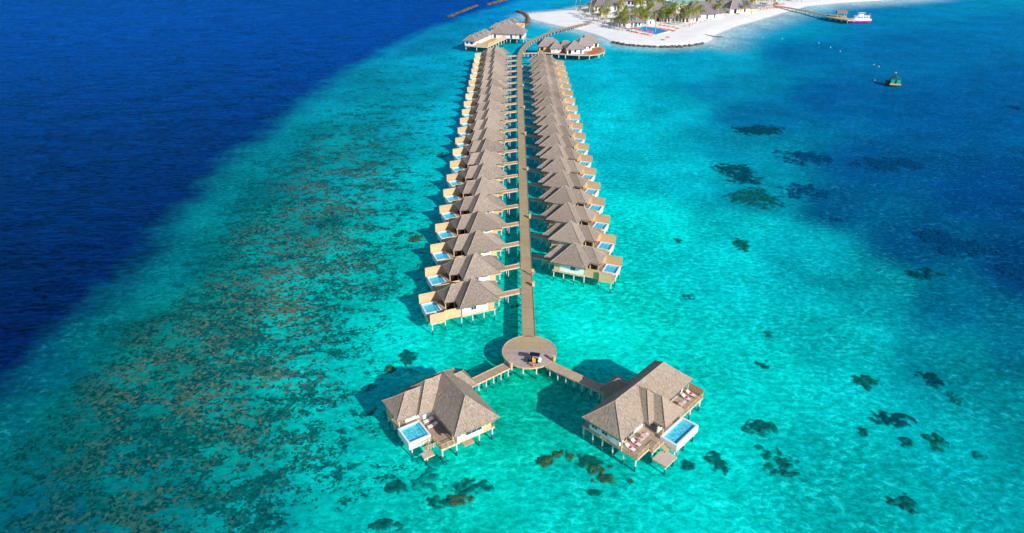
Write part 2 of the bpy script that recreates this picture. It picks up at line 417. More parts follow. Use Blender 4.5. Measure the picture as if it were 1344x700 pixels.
    dark = t.mix(rs_.outputs[0], lin((0, 62, 68)), lin((12, 122, 108)))
    dark = t.mix(t.ramp(fine, .5, .68, 0, .75), dark, lin((0, 52, 62)))
    brownc = t.mix(rs_.outputs[2], lin((58, 92, 70)), lin((170, 138, 88)))
    hue = t.noise(t.vmap(v, (.06, .08, 1)), 1.0, 5, .7)
    bm_ = t.math('MULTIPLY', sp.outputs[1], t.ramp(t.math('ADD', hue, t.math('MULTIPLY_ADD', rs_.outputs[0], .40, -.20)), .50, .64))
    cor = t.mix(t.math('MULTIPLY', bm_, .60), dark, brownc)
    c = t.mix(t.math('MULTIPLY', m, .88), c, cor)
    # bright and dark glimmer of deep-water waves, painted into the floor colour
    sw = t.noise(t.vmap(v, (.035, .11, 1), rot=(0, 0, R(-10))), 1.0, 6, .68, .6)
    sw2 = t.noise(t.vmap(v, (.10, .26, 1), rot=(0, 0, R(-16))), 1.0, 5, .68, .5)
    sw3 = t.noise(t.vmap(v, (.36, .85, 1), rot=(0, 0, R(-22))), 1.0, 4, .65, .5)
    dk = t.math('ADD', t.ramp(sw, .3, .7, .80, 1.18), t.ramp(sw2, .38, .64, -.22, .24))
    dk = t.math('ADD', dk, t.ramp(sw3, .42, .60, -.34, .42))
    vm2 = t.n('VectorMath', operation='SCALE'); t.t.links.new(c, vm2.inputs[0])
    t.t.links.new(t.math('MULTIPLY_ADD', t.math('SUBTRACT', dk, 1.0), sp.outputs[2], 1.0), vm2.inputs['Scale'])
    b = t.n('BsdfDiffuse'); t.l(vm2, 0, b, 0); t.l(b, 0, t.out, 0)
    return t.m
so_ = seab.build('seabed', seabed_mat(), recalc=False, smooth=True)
tag(so_, 'sandy turquoise lagoon floor falling to deep blue', kind='structure')
at = so_.data.attributes.new('tone', 'FLOAT_COLOR', 'POINT')
at.data.foreach_set('color', np.concatenate([colr, np.ones(colr.shape[:2] + (1,))], -1).reshape(-1).astype(np.float32))
# deep mask for the painted wave streaks: also the wide blue basin on the right
blue = np.clip((colr[..., 2] - colr[..., 1]) * 3.2, 0, 1) * (X > 0) * .45
at = so_.data.attributes.new('reef', 'FLOAT_COLOR', 'POINT')
at.data.foreach_set('color', np.stack([cover, brown, np.maximum(md[..., 0], blue), np.ones_like(cover)], -1).reshape(-1).astype(np.float32))

sea = MB(); sea.face([sea.p(*q) for q in ((-14000, -4000, 0), (14000, -4000, 0), (14000, 14000, 0), (-14000, 14000, 0))])
tag(sea.build('sea_water', M['sea'], recalc=False), 'clear rippled sea surface', kind='structure')

# ------------------------------------------------------------------ island sand
def sand_mat():
    t = NT('white_sand'); g = t.n('NewGeometry'); v = g.outputs['Position']; sp = t.n('SeparateXYZ'); t.l(g, 'Position', sp, 0)
    c = t.mix(t.ramp(t.noise(v, .12, 5, .6), .3, .7), lin((244, 240, 236)), lin((252, 250, 248)))
    c = t.mix(t.ramp(t.noise(v, .9, 4, .6), .55, .8, 0, .12), c, lin((196, 184, 168)))
    c = t.mix(t.ramp(sp.outputs[2], -.18, .16, .6, 0), c, lin((206, 222, 216)))
    at = t.n('Attribute', attribute_name='inland')
    gr = t.math('MULTIPLY', t.ramp(t.noise(v, .10, 5, .65), .44, .58), at.outputs['Fac'])
    c = t.mix(t.math('MULTIPLY', gr, .6), c, lin((150, 156, 84)))
    return t.bsdf(c, .95, .05, bump=t.noise(v, .8, 4), bstr=.3, bdist=.15)
gx = np.arange(2, 470, 2.6); gy = np.arange(424, 1000, 2.6)
GX, GY = np.meshgrid(gx, gy); GS = poly_sd(GX, GY, SHORE, True)
GZ = np.where(GS < 0, GS * .12, np.minimum(GS * .07, .75)) + .02 * grid_noise(GX, GY, 4, 14) + .05 * sstep(GS, 6, 20) * grid_noise(GX, GY, 8, 22)
isl = MB(); keep = GS > -4; idx = -np.ones(GS.shape, int); idx[keep] = np.arange(keep.sum())
isl.v = [tuple(q) for q in np.stack([GX[keep], GY[keep], GZ[keep]], -1)]
for j in range(GS.shape[0] - 1):
    for i in range(GS.shape[1] - 1):
        q = (idx[j, i], idx[j, i + 1], idx[j + 1, i + 1], idx[j + 1, i])
        if min(q) >= 0: isl.f.append(tuple(int(k) for k in q)); isl.uv.append([(0, 0)] * 4)
io = isl.build('sandy_beach', sand_mat(), recalc=False, smooth=True)
tag(io, 'white sand island', kind='structure')
inl = sstep(GS, 34, 60) * sstep(GY, 545, 575)
at = io.data.attributes.new('inland', 'FLOAT', 'POINT'); at.data.foreach_set('value', inl[keep].astype(np.float32))

# ------------------------------------------------------------------ thatched roofs
def patch(mb, P0, P1, Q1, Q0, step=.7, jit=.016, skirt=.35):
    P0, P1, Q0, Q1 = (np.array(q, float) for q in (P0, P1, Q0, Q1))
    L = np.linalg.norm(P1 - P0); H = max(np.linalg.norm(Q0 - P0), np.linalg.norm(Q1 - P1))
    e = (P1 - P0) / L; nu = max(2, int(L / step)); nv = max(2, int(H / step))
    ids = []
    for j in range(nv + 1):
        row = []
        for i in range(nu + 1):
            s, t = i / nu, j / nv
            q = (P0 * (1 - s) + P1 * s) * (1 - t) + (Q0 * (1 - s) + Q1 * s) * t
            uvu = (q - P0) @ e; uvv = np.linalg.norm(q - P0 - e * uvu)
            sag = -.16 * sin(pi * t) * min(1, H / 5)
            jj = ru(-jit, jit) if 0 < i < nu and 0 < j < nv else 0
            row.append((mb.p(q[0], q[1], q[2] + jj + (sag if 0 < i < nu else sag)), (uvu + P0[0] * .37, uvv)))
        ids.append(row)
    for j in range(nv):
        for i in range(nu):
            q = (ids[j][i], ids[j][i + 1], ids[j + 1][i + 1], ids[j + 1][i])
            mb.face([k[0] for k in q], [k[1] for k in q])
    if skirt:
        n2 = nu * 3 if step < .8 else nu
        low, top = [], []
        inn = np.array(((Q0 + Q1) / 2 - (P0 + P1) / 2)); inn[2] = 0; ln = np.linalg.norm(inn); inn = inn / ln if ln else inn
        for i in range(n2 + 1):
            q = P0 + (P1 - P0) * i / n2
            top.append(mb.p(*(q - inn * .02)))
            q2 = q + inn * .12; low.append(mb.p(q2[0], q2[1], q2[2] - skirt - (ru(-.20, .26) if 0 < i < n2 else 0)))
        for i in range(n2):
            mb.face((low[i], low[i + 1], top[i + 1], top[i]), [(i * .4, -.4), (i * .4 + .4, -.4), (i * .4 + .4, 0), (i * .4, 0)])

def hip(root, mat, x0, x1, y0, y1, ze, zr, axis, r0, r1, mir=1, nir=1, step=.7, name='roof', off=None, cap=True, skirt=.35, capr=.075):
    """hipped thatch roof over a rectangle, ridge along axis from r0 to r1 (r0 = r1 gives a pyramid)"""
    mb = MB(mir, nir)
    if axis == 'x':
        c = (y0 + y1) / 2 if off is None else off
        A, B = (r0, c, zr), (r1, c, zr)
        E = [(x0, y0, ze), (x1, y0, ze), (x1, y1, ze), (x0, y1, ze)]
        faces = [(E[0], E[1], B, A), (E[1], E[2], B, B), (E[2], E[3], A, B), (E[3], E[0], A, A)]
        hips = [(E[0], A), (E[1], B), (E[2], B), (E[3], A)]
    else:
        c = (x0 + x1) / 2 if off is None else off
        A, B = (c, r0, zr), (c, r1, zr)
        E = [(x0, y0, ze), (x1, y0, ze), (x1, y1, ze), (x0, y1, ze)]
        faces = [(E[0], E[1], A, A), (E[1], E[2], B, A), (E[2], E[3], B, B), (E[3], E[0], A, B)]
        hips = [(E[0], A), (E[1], A), (E[2], B), (E[3], B)]
    for f in faces: patch(mb, *f, step=step, skirt=skirt)
    ids = [mb.p(q[0] * .98 + .02 * (x0 + x1) / 2, q[1] * .98 + .02 * (y0 + y1) / 2, ze - .12) for q in E]
    mb.face(ids)
    bpy_o = mb.build(name, mat, root)
    if cap:
        cb = MB(mir, nir)
        def line(a, b):
            a = np.array(a, float); b = np.array(b, float); n = max(2, int(np.linalg.norm(b - a) / 1.1)); pr = None
            for i in range(n + 1):
                t = i / n; q = a + (b - a) * t; q[2] += -.10 * sin(pi * t) + .02
                if pr is not None: cb.tube(pr, q, capr * ru(.85, 1.2), capr * ru(.85, 1.2), 6)
                pr = q
        if r0 != r1: line(A, B)
        for a, b in hips: line(a, b)
        cb.build('ridge_cap', M['ridge'], bpy_o)
    return bpy_o

def post(root, x, y, z1, r=.14, z0=-1.25, name='post', mir=1, nir=1):
    return MB(mir, nir).tube((x, y, z0), (x, y, z1), r, r, 8).build(name, M['post'], root)

def railing(root, pts, z, mir=1, nir=1, h=.95, mat='beam', rails=3, name='railing', sp=1.2):
    mb = MB(mir, nir)
    for a, b in zip(pts[:-1], pts[1:]):
        L = hypot(b[0] - a[0], b[1] - a[1]); n = max(1, int(L / sp))
        for i in range(n + 1):
            x, y = a[0] + (b[0] - a[0]) * i / n, a[1] + (b[1] - a[1]) * i / n
            mb.box(x - .05, x + .05, y - .05, y + .05, z, z + h - .04)
        mb.bar((a[0], a[1], z + h), (b[0], b[1], z + h), .09, .06)
        for k in range(1, rails): mb.bar((a[0], a[1], z + h * k / rails), (b[0], b[1], z + h * k / rails), .03, .03)
    return mb.build(name, M[mat], root)

def window(parent, mat_f, x0, x1, y, z0, z1, mir=1, nir=1, facing='y', mull=2, name='window'):
    """framed window standing 3 cm proud of a wall plane; facing 'y' = wall runs along x"""
    fr = MB(mir, nir); gl = MB(mir, nir); t = .05
    def b(mb, a0, a1, d0, d1, zz0, zz1):
        if facing == 'y': mb.box(a0, a1, y + d0, y + d1, zz0, zz1)
        else: mb.box(y + d0, y + d1, a0, a1, zz0, zz1)
    b(fr, x0 - t, x1 + t, -.05, .05, z1, z1 + t); b(fr, x0 - t, x1 + t, -.05, .05, z0 - t, z0)
    for k in range(mull + 1):
        xx = x0 + (x1 - x0) * k / mull; b(fr, xx - .03, xx + .03, -.045, .045, z0, z1)
    f = fr.build(name, M[mat_f], parent)
    b(gl, x0, x1, -.03, .03, z0, z1)
    gl.build('pane', M['glass'], f)
    return f

def pool(root, x0, x1, y0, y1, zr, zb, mir=1, nir=1, wall=.3, floorz=None, strip=None, step=None):
    """raised plunge pool: shell (with rim), tiled floor, water"""
    sh = MB(mir, nir)
    sh.box(x0, x1, y0, y0 + wall, zb, zr); sh.box(x0, x1, y1 - wall, y1, zb, zr)
    sh.box(x0, x0 + wall, y0 + wall, y1 - wall, zb, zr); sh.box(x1 - wall, x1, y0 + wall, y1 - wall, zb, zr)
    sh.box(x0 + wall, x1 - wall, y0 + wall, y1 - wall, zb, zr - .455)
    s = sh.build('pool', M['rim'], root)
    fz = zr - .45
    MB(mir, nir).box(x0 + wall + .003, x1 - wall - .003, y0 + wall + .003, y1 - wall - .003, fz, fz + .05).build('pool_floor', M['pool_floor'], s)
    if strip: MB(mir, nir).box(*strip, fz + .052, fz + .10).build('deep_lane', M['pool_blue'], s)
    if step: MB(mir, nir).box(*step, fz + .052, zr - .25).build('pool_step', M['pool_step'], s)
    wz = zr - .10
    wm = MB(mir, nir); wm.face([wm.p(*q, wz) for q in ((x0 + wall, y0 + wall), (x1 - wall, y0 + wall), (x1 - wall, y1 - wall), (x0 + wall, y1 - wall))])
    wm.build('pool_water', M['pool_water'], s)
    return s

# ------------------------------------------------------------------ small water villa (one of each hand, then copied)
def small_villa(mir, loc, rz):
    r = empty('water_villa', loc, rz)
    d = MB(mir)
    d.box(-2.3, 0, 3.4, 7.2, 1.98, 2.2); d.box(0, 8.2, .25, 7.7, 1.98, 2.2); d.box(8.2, 12.0, .65, 8.7, 1.98, 2.2); d.box(12.0, 15.45, -.15, 3.45, 1.98, 2.2)
    d.box(12.0, 15.45, 8.0, 8.7, 1.98, 2.2)
    d.build('deck', M['deck_x'], r)
    e = MB(mir)
    e.bar((0, .2, 2.19), (8.2, .2, 2.19), .1, .36); e.bar((8.2, .6, 2.19), (12.1, .6, 2.19), .1, .36); e.bar((12.1, -.2, 2.19), (15.5, -.2, 2.19), .1, .36)
    e.bar((15.5, -.2, 2.19), (15.5, 3.5, 2.19), .1, .36); e.bar((-2.33, 3.4, 2.19), (-2.33, 7.2, 2.19), .1, .3); e.bar((-2.3, 3.35, 2.19), (0, 3.35, 2.19), .1, .3)
    e.build('edge_beam', M['beam'], r)
    for x, y in ((-2, 3.7), (-2, 6.9), (.3, .5), (2.9, .45), (5.6, .45), (8.2, .5), (.3, 4.4), (4.2, 7.3), (8.2, 7.3), (11.9, .9), (15.1, .1), (15.2, 7.6), (12, 8.3), (15.2, 3.9)):
        post(r, x, y, 1.98, mir=mir)
    # walls
    wl = MB(mir).box(1.9, 8.0, .35, 7.1, 2.2, 4.86).build('wall', M['white'], r)
    window(wl, 'frame', 4.7, 5.9, .35, 3.1, 4.1, mir)
    window(wl, 'frame', 1.6, 4.2, 8.0, 2.35, 4.4, mir, facing='x', mull=3) if False else None
    MB(mir).box(.35, 1.9, .38, 7.0, 2.2, 4.8).build('timber_wall', M['fence_tan'], r)
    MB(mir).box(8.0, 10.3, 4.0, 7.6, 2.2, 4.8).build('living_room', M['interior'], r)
    for x, y in ((10.9, 3.4), (8.8, 3.4), (10.9, 7.6)): MB(mir).box(x - .1, x + .1, y - .1, y + .1, 2.2, 4.85).build('roof_post', M['beam'], r)
    MB(mir).box(-.9, -.75, 3.6, 4.0, 2.2, 4.8).build('entry_post', M['beam'], r)
    hip(r, M['thatch'], -.2, 8.9, -.85, 8.1, 4.9, 9.0, 'x', 4.25, 4.45, mir, step=.8, name='main_roof')
    hip(r, M['thatch'], -2.6, 4.6, 1.4, 7.7, 4.8, 7.25, 'x', .3, 4.4, mir, step=.8, name='porch_roof')
    hip(r, M['thatch'], 4.4, 11.35, 2.7, 8.1, 4.8, 7.6, 'x', 5.0, 8.7, mir, step=.8, name='lounge_roof')
    # privacy fences
    def fence(a, b, z0, z1, nm='privacy_fence'):
        mb = MB(mir); mb.bar((a[0], a[1], z1), (b[0], b[1], z1), .08, z1 - z0); f = mb.build(nm, M['fence'], r)
        c = MB(mir); c.bar((a[0], a[1], z1 + .07), (b[0], b[1], z1 + .07), .14, .06)
        L = hypot(b[0] - a[0], b[1] - a[1]); n = max(1, round(L / 1.9))
        for i in range(n + 1):
            x, y = a[0] + (b[0] - a[0]) * i / n, a[1] + (b[1] - a[1]) * i / n
            c.box(x - .06, x + .06, y - .06, y + .06, z0, z1)
        c.build('fence_cap', M['beam'], f)
    fence((8.25, .6), (12.05, .6), 2.21, 4.2); fence((12.15, -.2), (15.5, -.2), 2.21, 4.45)
    fence((11.5, 8.7), (15.5, 8.7), 1.9, 4.55); fence((11.4, 8.66), (9.6, 7.9), 2.21, 4.5)
    pool(r, 11.75, 15.45, 3.55, 7.9, 2.55, 1.15, mir, strip=None, step=(12.06, 12.8, 3.86, 7.6))
    st = MB(mir)
    for k in range(3): st.box(10.9 + k * .28, 11.18 + k * .28, 4.2, 5.8, 2.2, 2.28 + k * .09)
    st.build('steps', M['deck_light'], r)
    return r

def sun_lounger(name, loc, rz, towel=None):
    r = empty(name, loc, rz)
    f = MB()
    f.box(-.95, .95, -.33, -.27, .24, .30); f.box(-.95, .95, .27, .33, .24, .30); f.box(-.95, -.89, -.27, .27, .24, .30); f.box(.89, .95, -.27, .27, .24, .30)
    f.build('frame', M['beam'], r)
    for x in (-.85, .85):
        for y in (-.28, .28): MB().box(x - .03, x + .03, y - .03, y + .03, 0, .24).build('leg', M['beam'], r)
    MB().box(-.93, .28, -.33, .33, .303, .40).build('mattress', M['white'], r)
    b = MB(); i = [b.p(x, y, z) for x, z in ((.28, .303), (.95, .62), (.91, .71), (.28, .41)) for y in (-.33, .33)]
    b.face((i[0], i[1], i[3], i[2])); b.face((i[2], i[3], i[5], i[4])); b.face((i[4], i[5], i[7], i[6])); b.face((i[0], i[6], i[7], i[1]))
    b.face((i[0], i[2], i[4], i[6])); b.face((i[1], i[7], i[5], i[3]))
    b.build('backrest', M['white'], r)
    return r

STEP = 12.35
ORD = ['nearest', 'second', 'third', 'fourth', 'fifth', 'sixth', 'seventh', 'eighth', 'ninth', 'tenth', 'eleventh', 'twelfth', 'thirteenth', 'fourteenth', 'fifteenth',
       'sixteenth', 'seventeenth', 'eighteenth', 'nineteenth', 'twentieth', 'twenty-first', 'farthest']
AL, AR = R(22.5), R(-22.5)
OL, OR_ = (-3.5, 129.3), (9.95, 147.1)
lv = small_villa(-1, (OL[0], OL[1], 0), AL)
rv = small_villa(1, (OR_[0], OR_[1], 0), AR)
K = kids_of()
for side, proto, O, n, gname in (('left', lv, OL, 22, 'water villas in the left row of the jetty'), ('right', rv, OR_, 19, 'water villas in the right row of the jetty')):
    for k in range(n):
        o = proto if k == 0 else copy_tree(proto, K)
        o.location = (O[0] + k * .02, O[1] + k * STEP, 0)
        od = ORD[k] if k < n - 1 else 'farthest'
        tag(o, f'thatched water villa with plunge pool, {od} from the round platform in the {side} row', 'villa', gname)

# bridges from the jetty
def bridge(mir, loc, rz, L, u0=-2.3):
    r = empty('villa_bridge', loc, rz)
    v0, v1 = 4.3, 6.1
    MB(mir).box(u0 - L, u0 - .05, v0, v1, 2.02, 2.17).build('deck', M['deck_x'], r)
    e = MB(mir)
    for v in (v0, v1): e.bar((u0 - L, v, 2.28), (u0 - .05, v, 2.28), .12, .34)
    e.build('side_beam', M['beam'], r)
    for f in (.4,):
        for v in (v0 + .2, v1 - .2): post(r, u0 - L * f, v, 2.0, .11, mir=mir)
    return r
lb = bridge(-1, (OL[0], OL[1], 0), AL, 5.9)
rb = bridge(1, (OR_[0], OR_[1], 0), AR, 4.5)
K = kids_of()
for side, proto, O, n in (('left', lb, OL, 22), ('right', rb, OR_, 19)):
    for k in range(n):
        o = proto if k == 0 else copy_tree(proto, K)
        o.location = (O[0] + k * .02, O[1] + k * STEP, 0)
        od = ORD[k] if k < n - 1 else 'farthest'
        tag(o, f'short plank footbridge from the jetty to the {od} villa of the {side} row', 'footbridge', f'footbridges to the {side} row')

# loungers with red towels on the nearest small villas
def towel(loc, rz, rgb, label, nm='folded_towel'):
    mb = MB()
    for k, (w_, h_) in enumerate(((.5, .05), (.44, .05), (.3, .06))): mb.box(-w_ / 2, w_ / 2, -w_ / 2.4, w_ / 2.4, k * .05, k * .05 + h_ - .004)
    o = mb.build(nm, rgb, None); o.location = loc; o.rotation_euler = (0, 0, rz); tag(o, label, 'towel', 'towels on the sun loungers'); return o
M['red'] = plain('red_cloth', (214, 40, 60), .8, .1); M['magenta'] = plain('magenta_cloth', (226, 30, 140), .8, .1)
def wpos(O, ang, u, v, m=1, n=1):
    x, y = u * m, v * n; return (O[0] + x * cos(ang) - y * sin(ang), O[1] + x * sin(ang) + y * cos(ang))
lounger0 = sun_lounger('sun_lounger', (0, 0, -50), 0); K = kids_of(); used = False
def place_lounger(x, y, z, rz, label, group='sun loungers on the villa decks'):
    global used
    o = copy_tree(lounger0, K) if used else lounger0
    used = True
    o.location = (x, y, z); o.rotation_euler = (0, 0, rz); tag(o, label, 'sun lounger', group); return o
for k in range(6):
    for j, v in enumerate((1.45, 2.5)):
        x, y = wpos((OR_[0], OR_[1] + k * STEP), AR, 10.2, v)
        place_lounger(x, y, 2.2, AR + pi, f"white sun lounger {'nearer the front fence' if j == 0 else 'nearer the lounge roof'} on the {ORD[k]} right-row villa deck")
        if j == 0: towel((x + .1, y, 2.61), AR, M['red'], f'red towel on a lounger of the {ORD[k]} right-row villa')
for k in range(4):
    for j, v in enumerate((1.45, 2.5)):
        x, y = wpos((OL[0], OL[1] + k * STEP), AL, -10.2, v)
        place_lounger(x, y, 2.2, AL, f"white sun lounger {'nearer the front fence' if j == 0 else 'nearer the lounge roof'} on the {ORD[k]} left-row villa deck")
        if j == 1: towel((x - .1, y, 2.61), AL, M['red'], f'red towel on a lounger of the {ORD[k]} left-row villa')

# ------------------------------------------------------------------ main jetty
def ribbon(path, width, z0, z1, mb):
    pts = [np.array(p, float) for p in path]; Ls, Rs = [], []
    for i, p in enumerate(pts):
        a = pts[max(i - 1, 0)]; b = pts[min(i + 1, len(pts) - 1)]; d = (b - a) / np.linalg.norm(b - a); nn = np.array((-d[1], d[0]))
        Ls.append(p + nn * width / 2); Rs.append(p - nn * width / 2)
    lt = [mb.p(*q, z1) for q in Ls]; rt = [mb.p(*q, z1) for q in Rs]; lbm = [mb.p(*q, z0) for q in Ls]; rbm = [mb.p(*q, z0) for q in Rs]
    for i in range(len(pts) - 1):
        mb.face((rt[i], rt[i + 1], lt[i + 1], lt[i])); mb.face((lbm[i], lbm[i + 1], rbm[i + 1], rbm[i]))
        mb.face((lt[i], lt[i + 1], lbm[i + 1], lbm[i])); mb.face((rbm[i], rbm[i + 1], rt[i + 1], rt[i]))
    mb.face((lt[0], lbm[0], rbm[0], rt[0])); mb.face((rt[-1], rbm[-1], lbm[-1], lt[-1]))
    return Ls, Rs
def smooth_path(pts, n=6):
    P = [np.array(p, float) for p in pts]; out = []
    for i in range(len(P) - 1):
        a = P[max(i - 1, 0)]; b = P[i]; c = P[i + 1]; d = P[min(i + 2, len(P) - 1)]
        for k in range(n):
            t = k / n; out.append(.5 * (2 * b + (c - a) * t + (2 * a - 5 * b + 4 * c - d) * t * t + (3 * b - a - 3 * c + d) * t ** 3))
    out.append(P[-1]); return out
JP = [(3.55, 118.4), (3.58, 160), (3.62, 210), (3.72, 260), (3.85, 310), (4.05, 360), (4.2, 382), (4.7, 400), (6.4, 415), (9.4, 430), (13.5, 442.5), (22.5, 462.5), (29.2, 474.8), (37, 484.5), (50, 499.5), (56, 506)]
jp = smooth_path(JP, 5)
jt = empty('main_jetty', (3.55, 118.4, 0))
def rel(p): return (p[0] - 3.55, p[1] - 118.4)
jm = MB(); jl = [rel(p) for p in jp]; ribbon(jl, 2.75, 2.02, 2.2, jm); jm.build('deck', M['deck'], jt)
for sgn in (1, -1):
    e = MB(); Ls, Rs = ribbon(jl, 2.75, 2.02, 2.2, MB()); S = Ls if sgn == 1 else Rs
    for a, b in zip(S[:-1], S[1:]): e.bar((a[0], a[1], 2.29), (b[0], b[1], 2.29), .13, .36)
    e.build('edge_beam', M['beam_dark'], jt)
acc = 0; tot = 0
for a, b in zip(jl[:-1], jl[1:]):
    a = np.array(a); b = np.array(b); L = np.linalg.norm(b - a); d = (b - a) / L; nn = np.array((-d[1], d[0]))
    while acc < L:
        q = a + d * acc; mb = MB()
        for s_ in (1.05, -1.05): mb.tube((q[0] + nn[0] * s_, q[1] + nn[1] * s_, -1.25), (q[0] + nn[0] * s_, q[1] + nn[1] * s_, 1.8), .15, .15, 8)
        mb.bar((q[0] + nn[0] * 1.3, q[1] + nn[1] * 1.3, 2.0), (q[0] - nn[0] * 1.3, q[1] - nn[1] * 1.3, 2.0), .22, .22)
        mb.build('pile_bent', M['post'], jt); acc += 4.9; tot += 1
    acc -= L
tag(jt, 'long straight plank jetty between the villa rows, curving to the island beach', 'jetty')

# round platform
CX, CY, CR = 3.55, 113.1, 5.5
pf = empty('round_platform', (CX, CY, 0))
def arc_poly(a0, a1, r, n=32): return [(r * cos(a0 + (a1 - a0) * k / n), r * sin(a0 + (a1 - a0) * k / n)) for k in range(n + 1)]
cut = R(8)
MB().prism(arc_poly(cut, pi - cut, CR), 2.02, 2.2).build('far_deck', M['deck'], pf)
MB().prism(arc_poly(pi - cut + .004, 2 * pi + cut - .004, CR), 2.02, 2.203).build('near_deck', M['deck_light'], pf)
e = MB()
for k in range(64):
    a0, a1 = 2 * pi * k / 64, 2 * pi * (k + 1) / 64; am = (a0 + a1) / 2
    if abs(am - pi / 2) < .24: continue
    e.bar((CR * 1.008 * cos(a0), CR * 1.008 * sin(a0), 2.26), (CR * 1.008 * cos(a1), CR * 1.008 * sin(a1), 2.26), .12, .36)
e.build('rim_beam', M['beam'], pf)
for k in range(12):
    a = 2 * pi * (k + .5) / 12; post(pf, 5.1 * cos(a), 5.1 * sin(a), 2.02, .15)
for k in range(4):
    a = 2 * pi * (k + .5) / 4; post(pf, 2.3 * cos(a), 2.3 * sin(a), 2.02, .15)
tag(pf, 'round plank platform at the near end of the jetty', 'platform')

# straight walkways to the two large villas
def walkway(name, a, b, width, label, nb, z=2.2):
    ang = atan2(b[1] - a[1], b[0] - a[0]); L = hypot(b[0] - a[0], b[1] - a[1])
    r = empty(name, (a[0], a[1], 0), ang)
    MB().box(0, L, -width / 2, width / 2, z - .16, z - .01).build('deck', M['deck_x'], r)
    e = MB()
    for s_ in (-1, 1): e.bar((0, s_ * (width / 2 + .06), z + .08), (L, s_ * (width / 2 + .06), z + .08), .12, .34)
    e.build('side_beam', M['beam'], r)
    for k in range(nb):
        x = L * (k + .5) / nb
        mb = MB()
        for s_ in (-1, 1): mb.tube((x, s_ * width * .4, -1.25), (x, s_ * width * .4, z - .3), .11, .11, 8)
        mb.bar((x, -width / 2, z - .2), (x, width / 2, z - .2), .16, .16); mb.build('pile_bent', M['post'], r)
    tag(r, label, 'walkway'); return r
walkway('plank_walkway', (-.95, 109.5 - 1.9), (-8.3, 102.1), 1.9, 'sunlit plank walkway from the round platform to the left large villa', 5) if False else None
walkway('plank_walkway', (-.55, 108.6), (-9.0, 102.0), 1.9, 'sunlit plank walkway from the round platform to the large villa on the left', 6)
walkway('plank_walkway', (7.25, 108.85), (17.8, 100.5), 1.9, 'plank walkway, partly in shade, from the round platform to the large villa on the right', 7)

# small wooden service pillars along the jetty
def pillar():
    r = empty('service_pillar')
    MB().box(-.3, .3, -.3, .3, 0, 1.15).build('cabinet', M['fence_tan'], r)
    MB().box(-.36, .36, -.36, .36, 1.153, 1.23).build('cap', M['beam'], r)
    return r
pl0 = pillar(); K = kids_of()
spots = [(5.1, 139.2, 'nearest to the platform on the right edge of the jetty')]
spots += [(5.15, 177.5, 'second from the platform on the jetty edge'), (5.2, 215.4, 'third from the platform on the jetty edge'), (5.25, 253.5, 'fourth from the platform on the jetty edge'),
          (5.3, 289.5, 'fifth from the platform on the jetty edge'), (5.4, 326.5, 'sixth from the platform on the jetty edge'), (5.5, 366.3, 'farthest one on the straight part of the jetty')]
spots += [(8.35, 109.9, 'at the start of the right-hand walkway'), (-.25, 107.75, 'at the start of the left-hand walkway')]
for k, (x, y, lb_) in enumerate(spots):
    o = pl0 if k == 0 else copy_tree(pl0, K)
    o.location = (x, y, 2.2); o.rotation_euler = (0, 0, 0 if k < 7 else .7)
    tag(o, 'tan wooden service pillar ' + lb_, 'pillar', 'wooden pillars along the jetty')

# life ring posts
M['yellow'] = plain('yellow_board', (240, 170, 60), .6, .3); M['ring'] = plain('ring_red', (236, 74, 84), .5, .3)
def life_post(loc, label, rz=0):
    r = empty('life_ring_post', loc, rz)
    MB().box(-.06, .06, -.06, .06, 0, 2.0).build('post', M['beam'], r)
    MB().box(-.33, .33, -.11, -.063, 1.25, 1.98).build('board', M['yellow'], r)
    rg = MB(); n = 20
    for k in range(n):
        a0, a1 = 2 * pi * k / n, 2 * pi * (k + 1) / n
        rg.tube((.3 * cos(a0), -.17, .72 + .3 * sin(a0)), (.3 * cos(a1), -.17, .72 + .3 * sin(a1)), .085, .085, 6, False)
    rg.build('life_ring', M['ring'], r)
    tag(r, label, 'life ring', 'life ring posts')
life_post((4.35, 107.85, 2.2), 'post with yellow board and red life ring at the round platform rim')
life_post((5.05, 144.2, 2.2), 'post with yellow board and red life ring on the straight jetty edge')

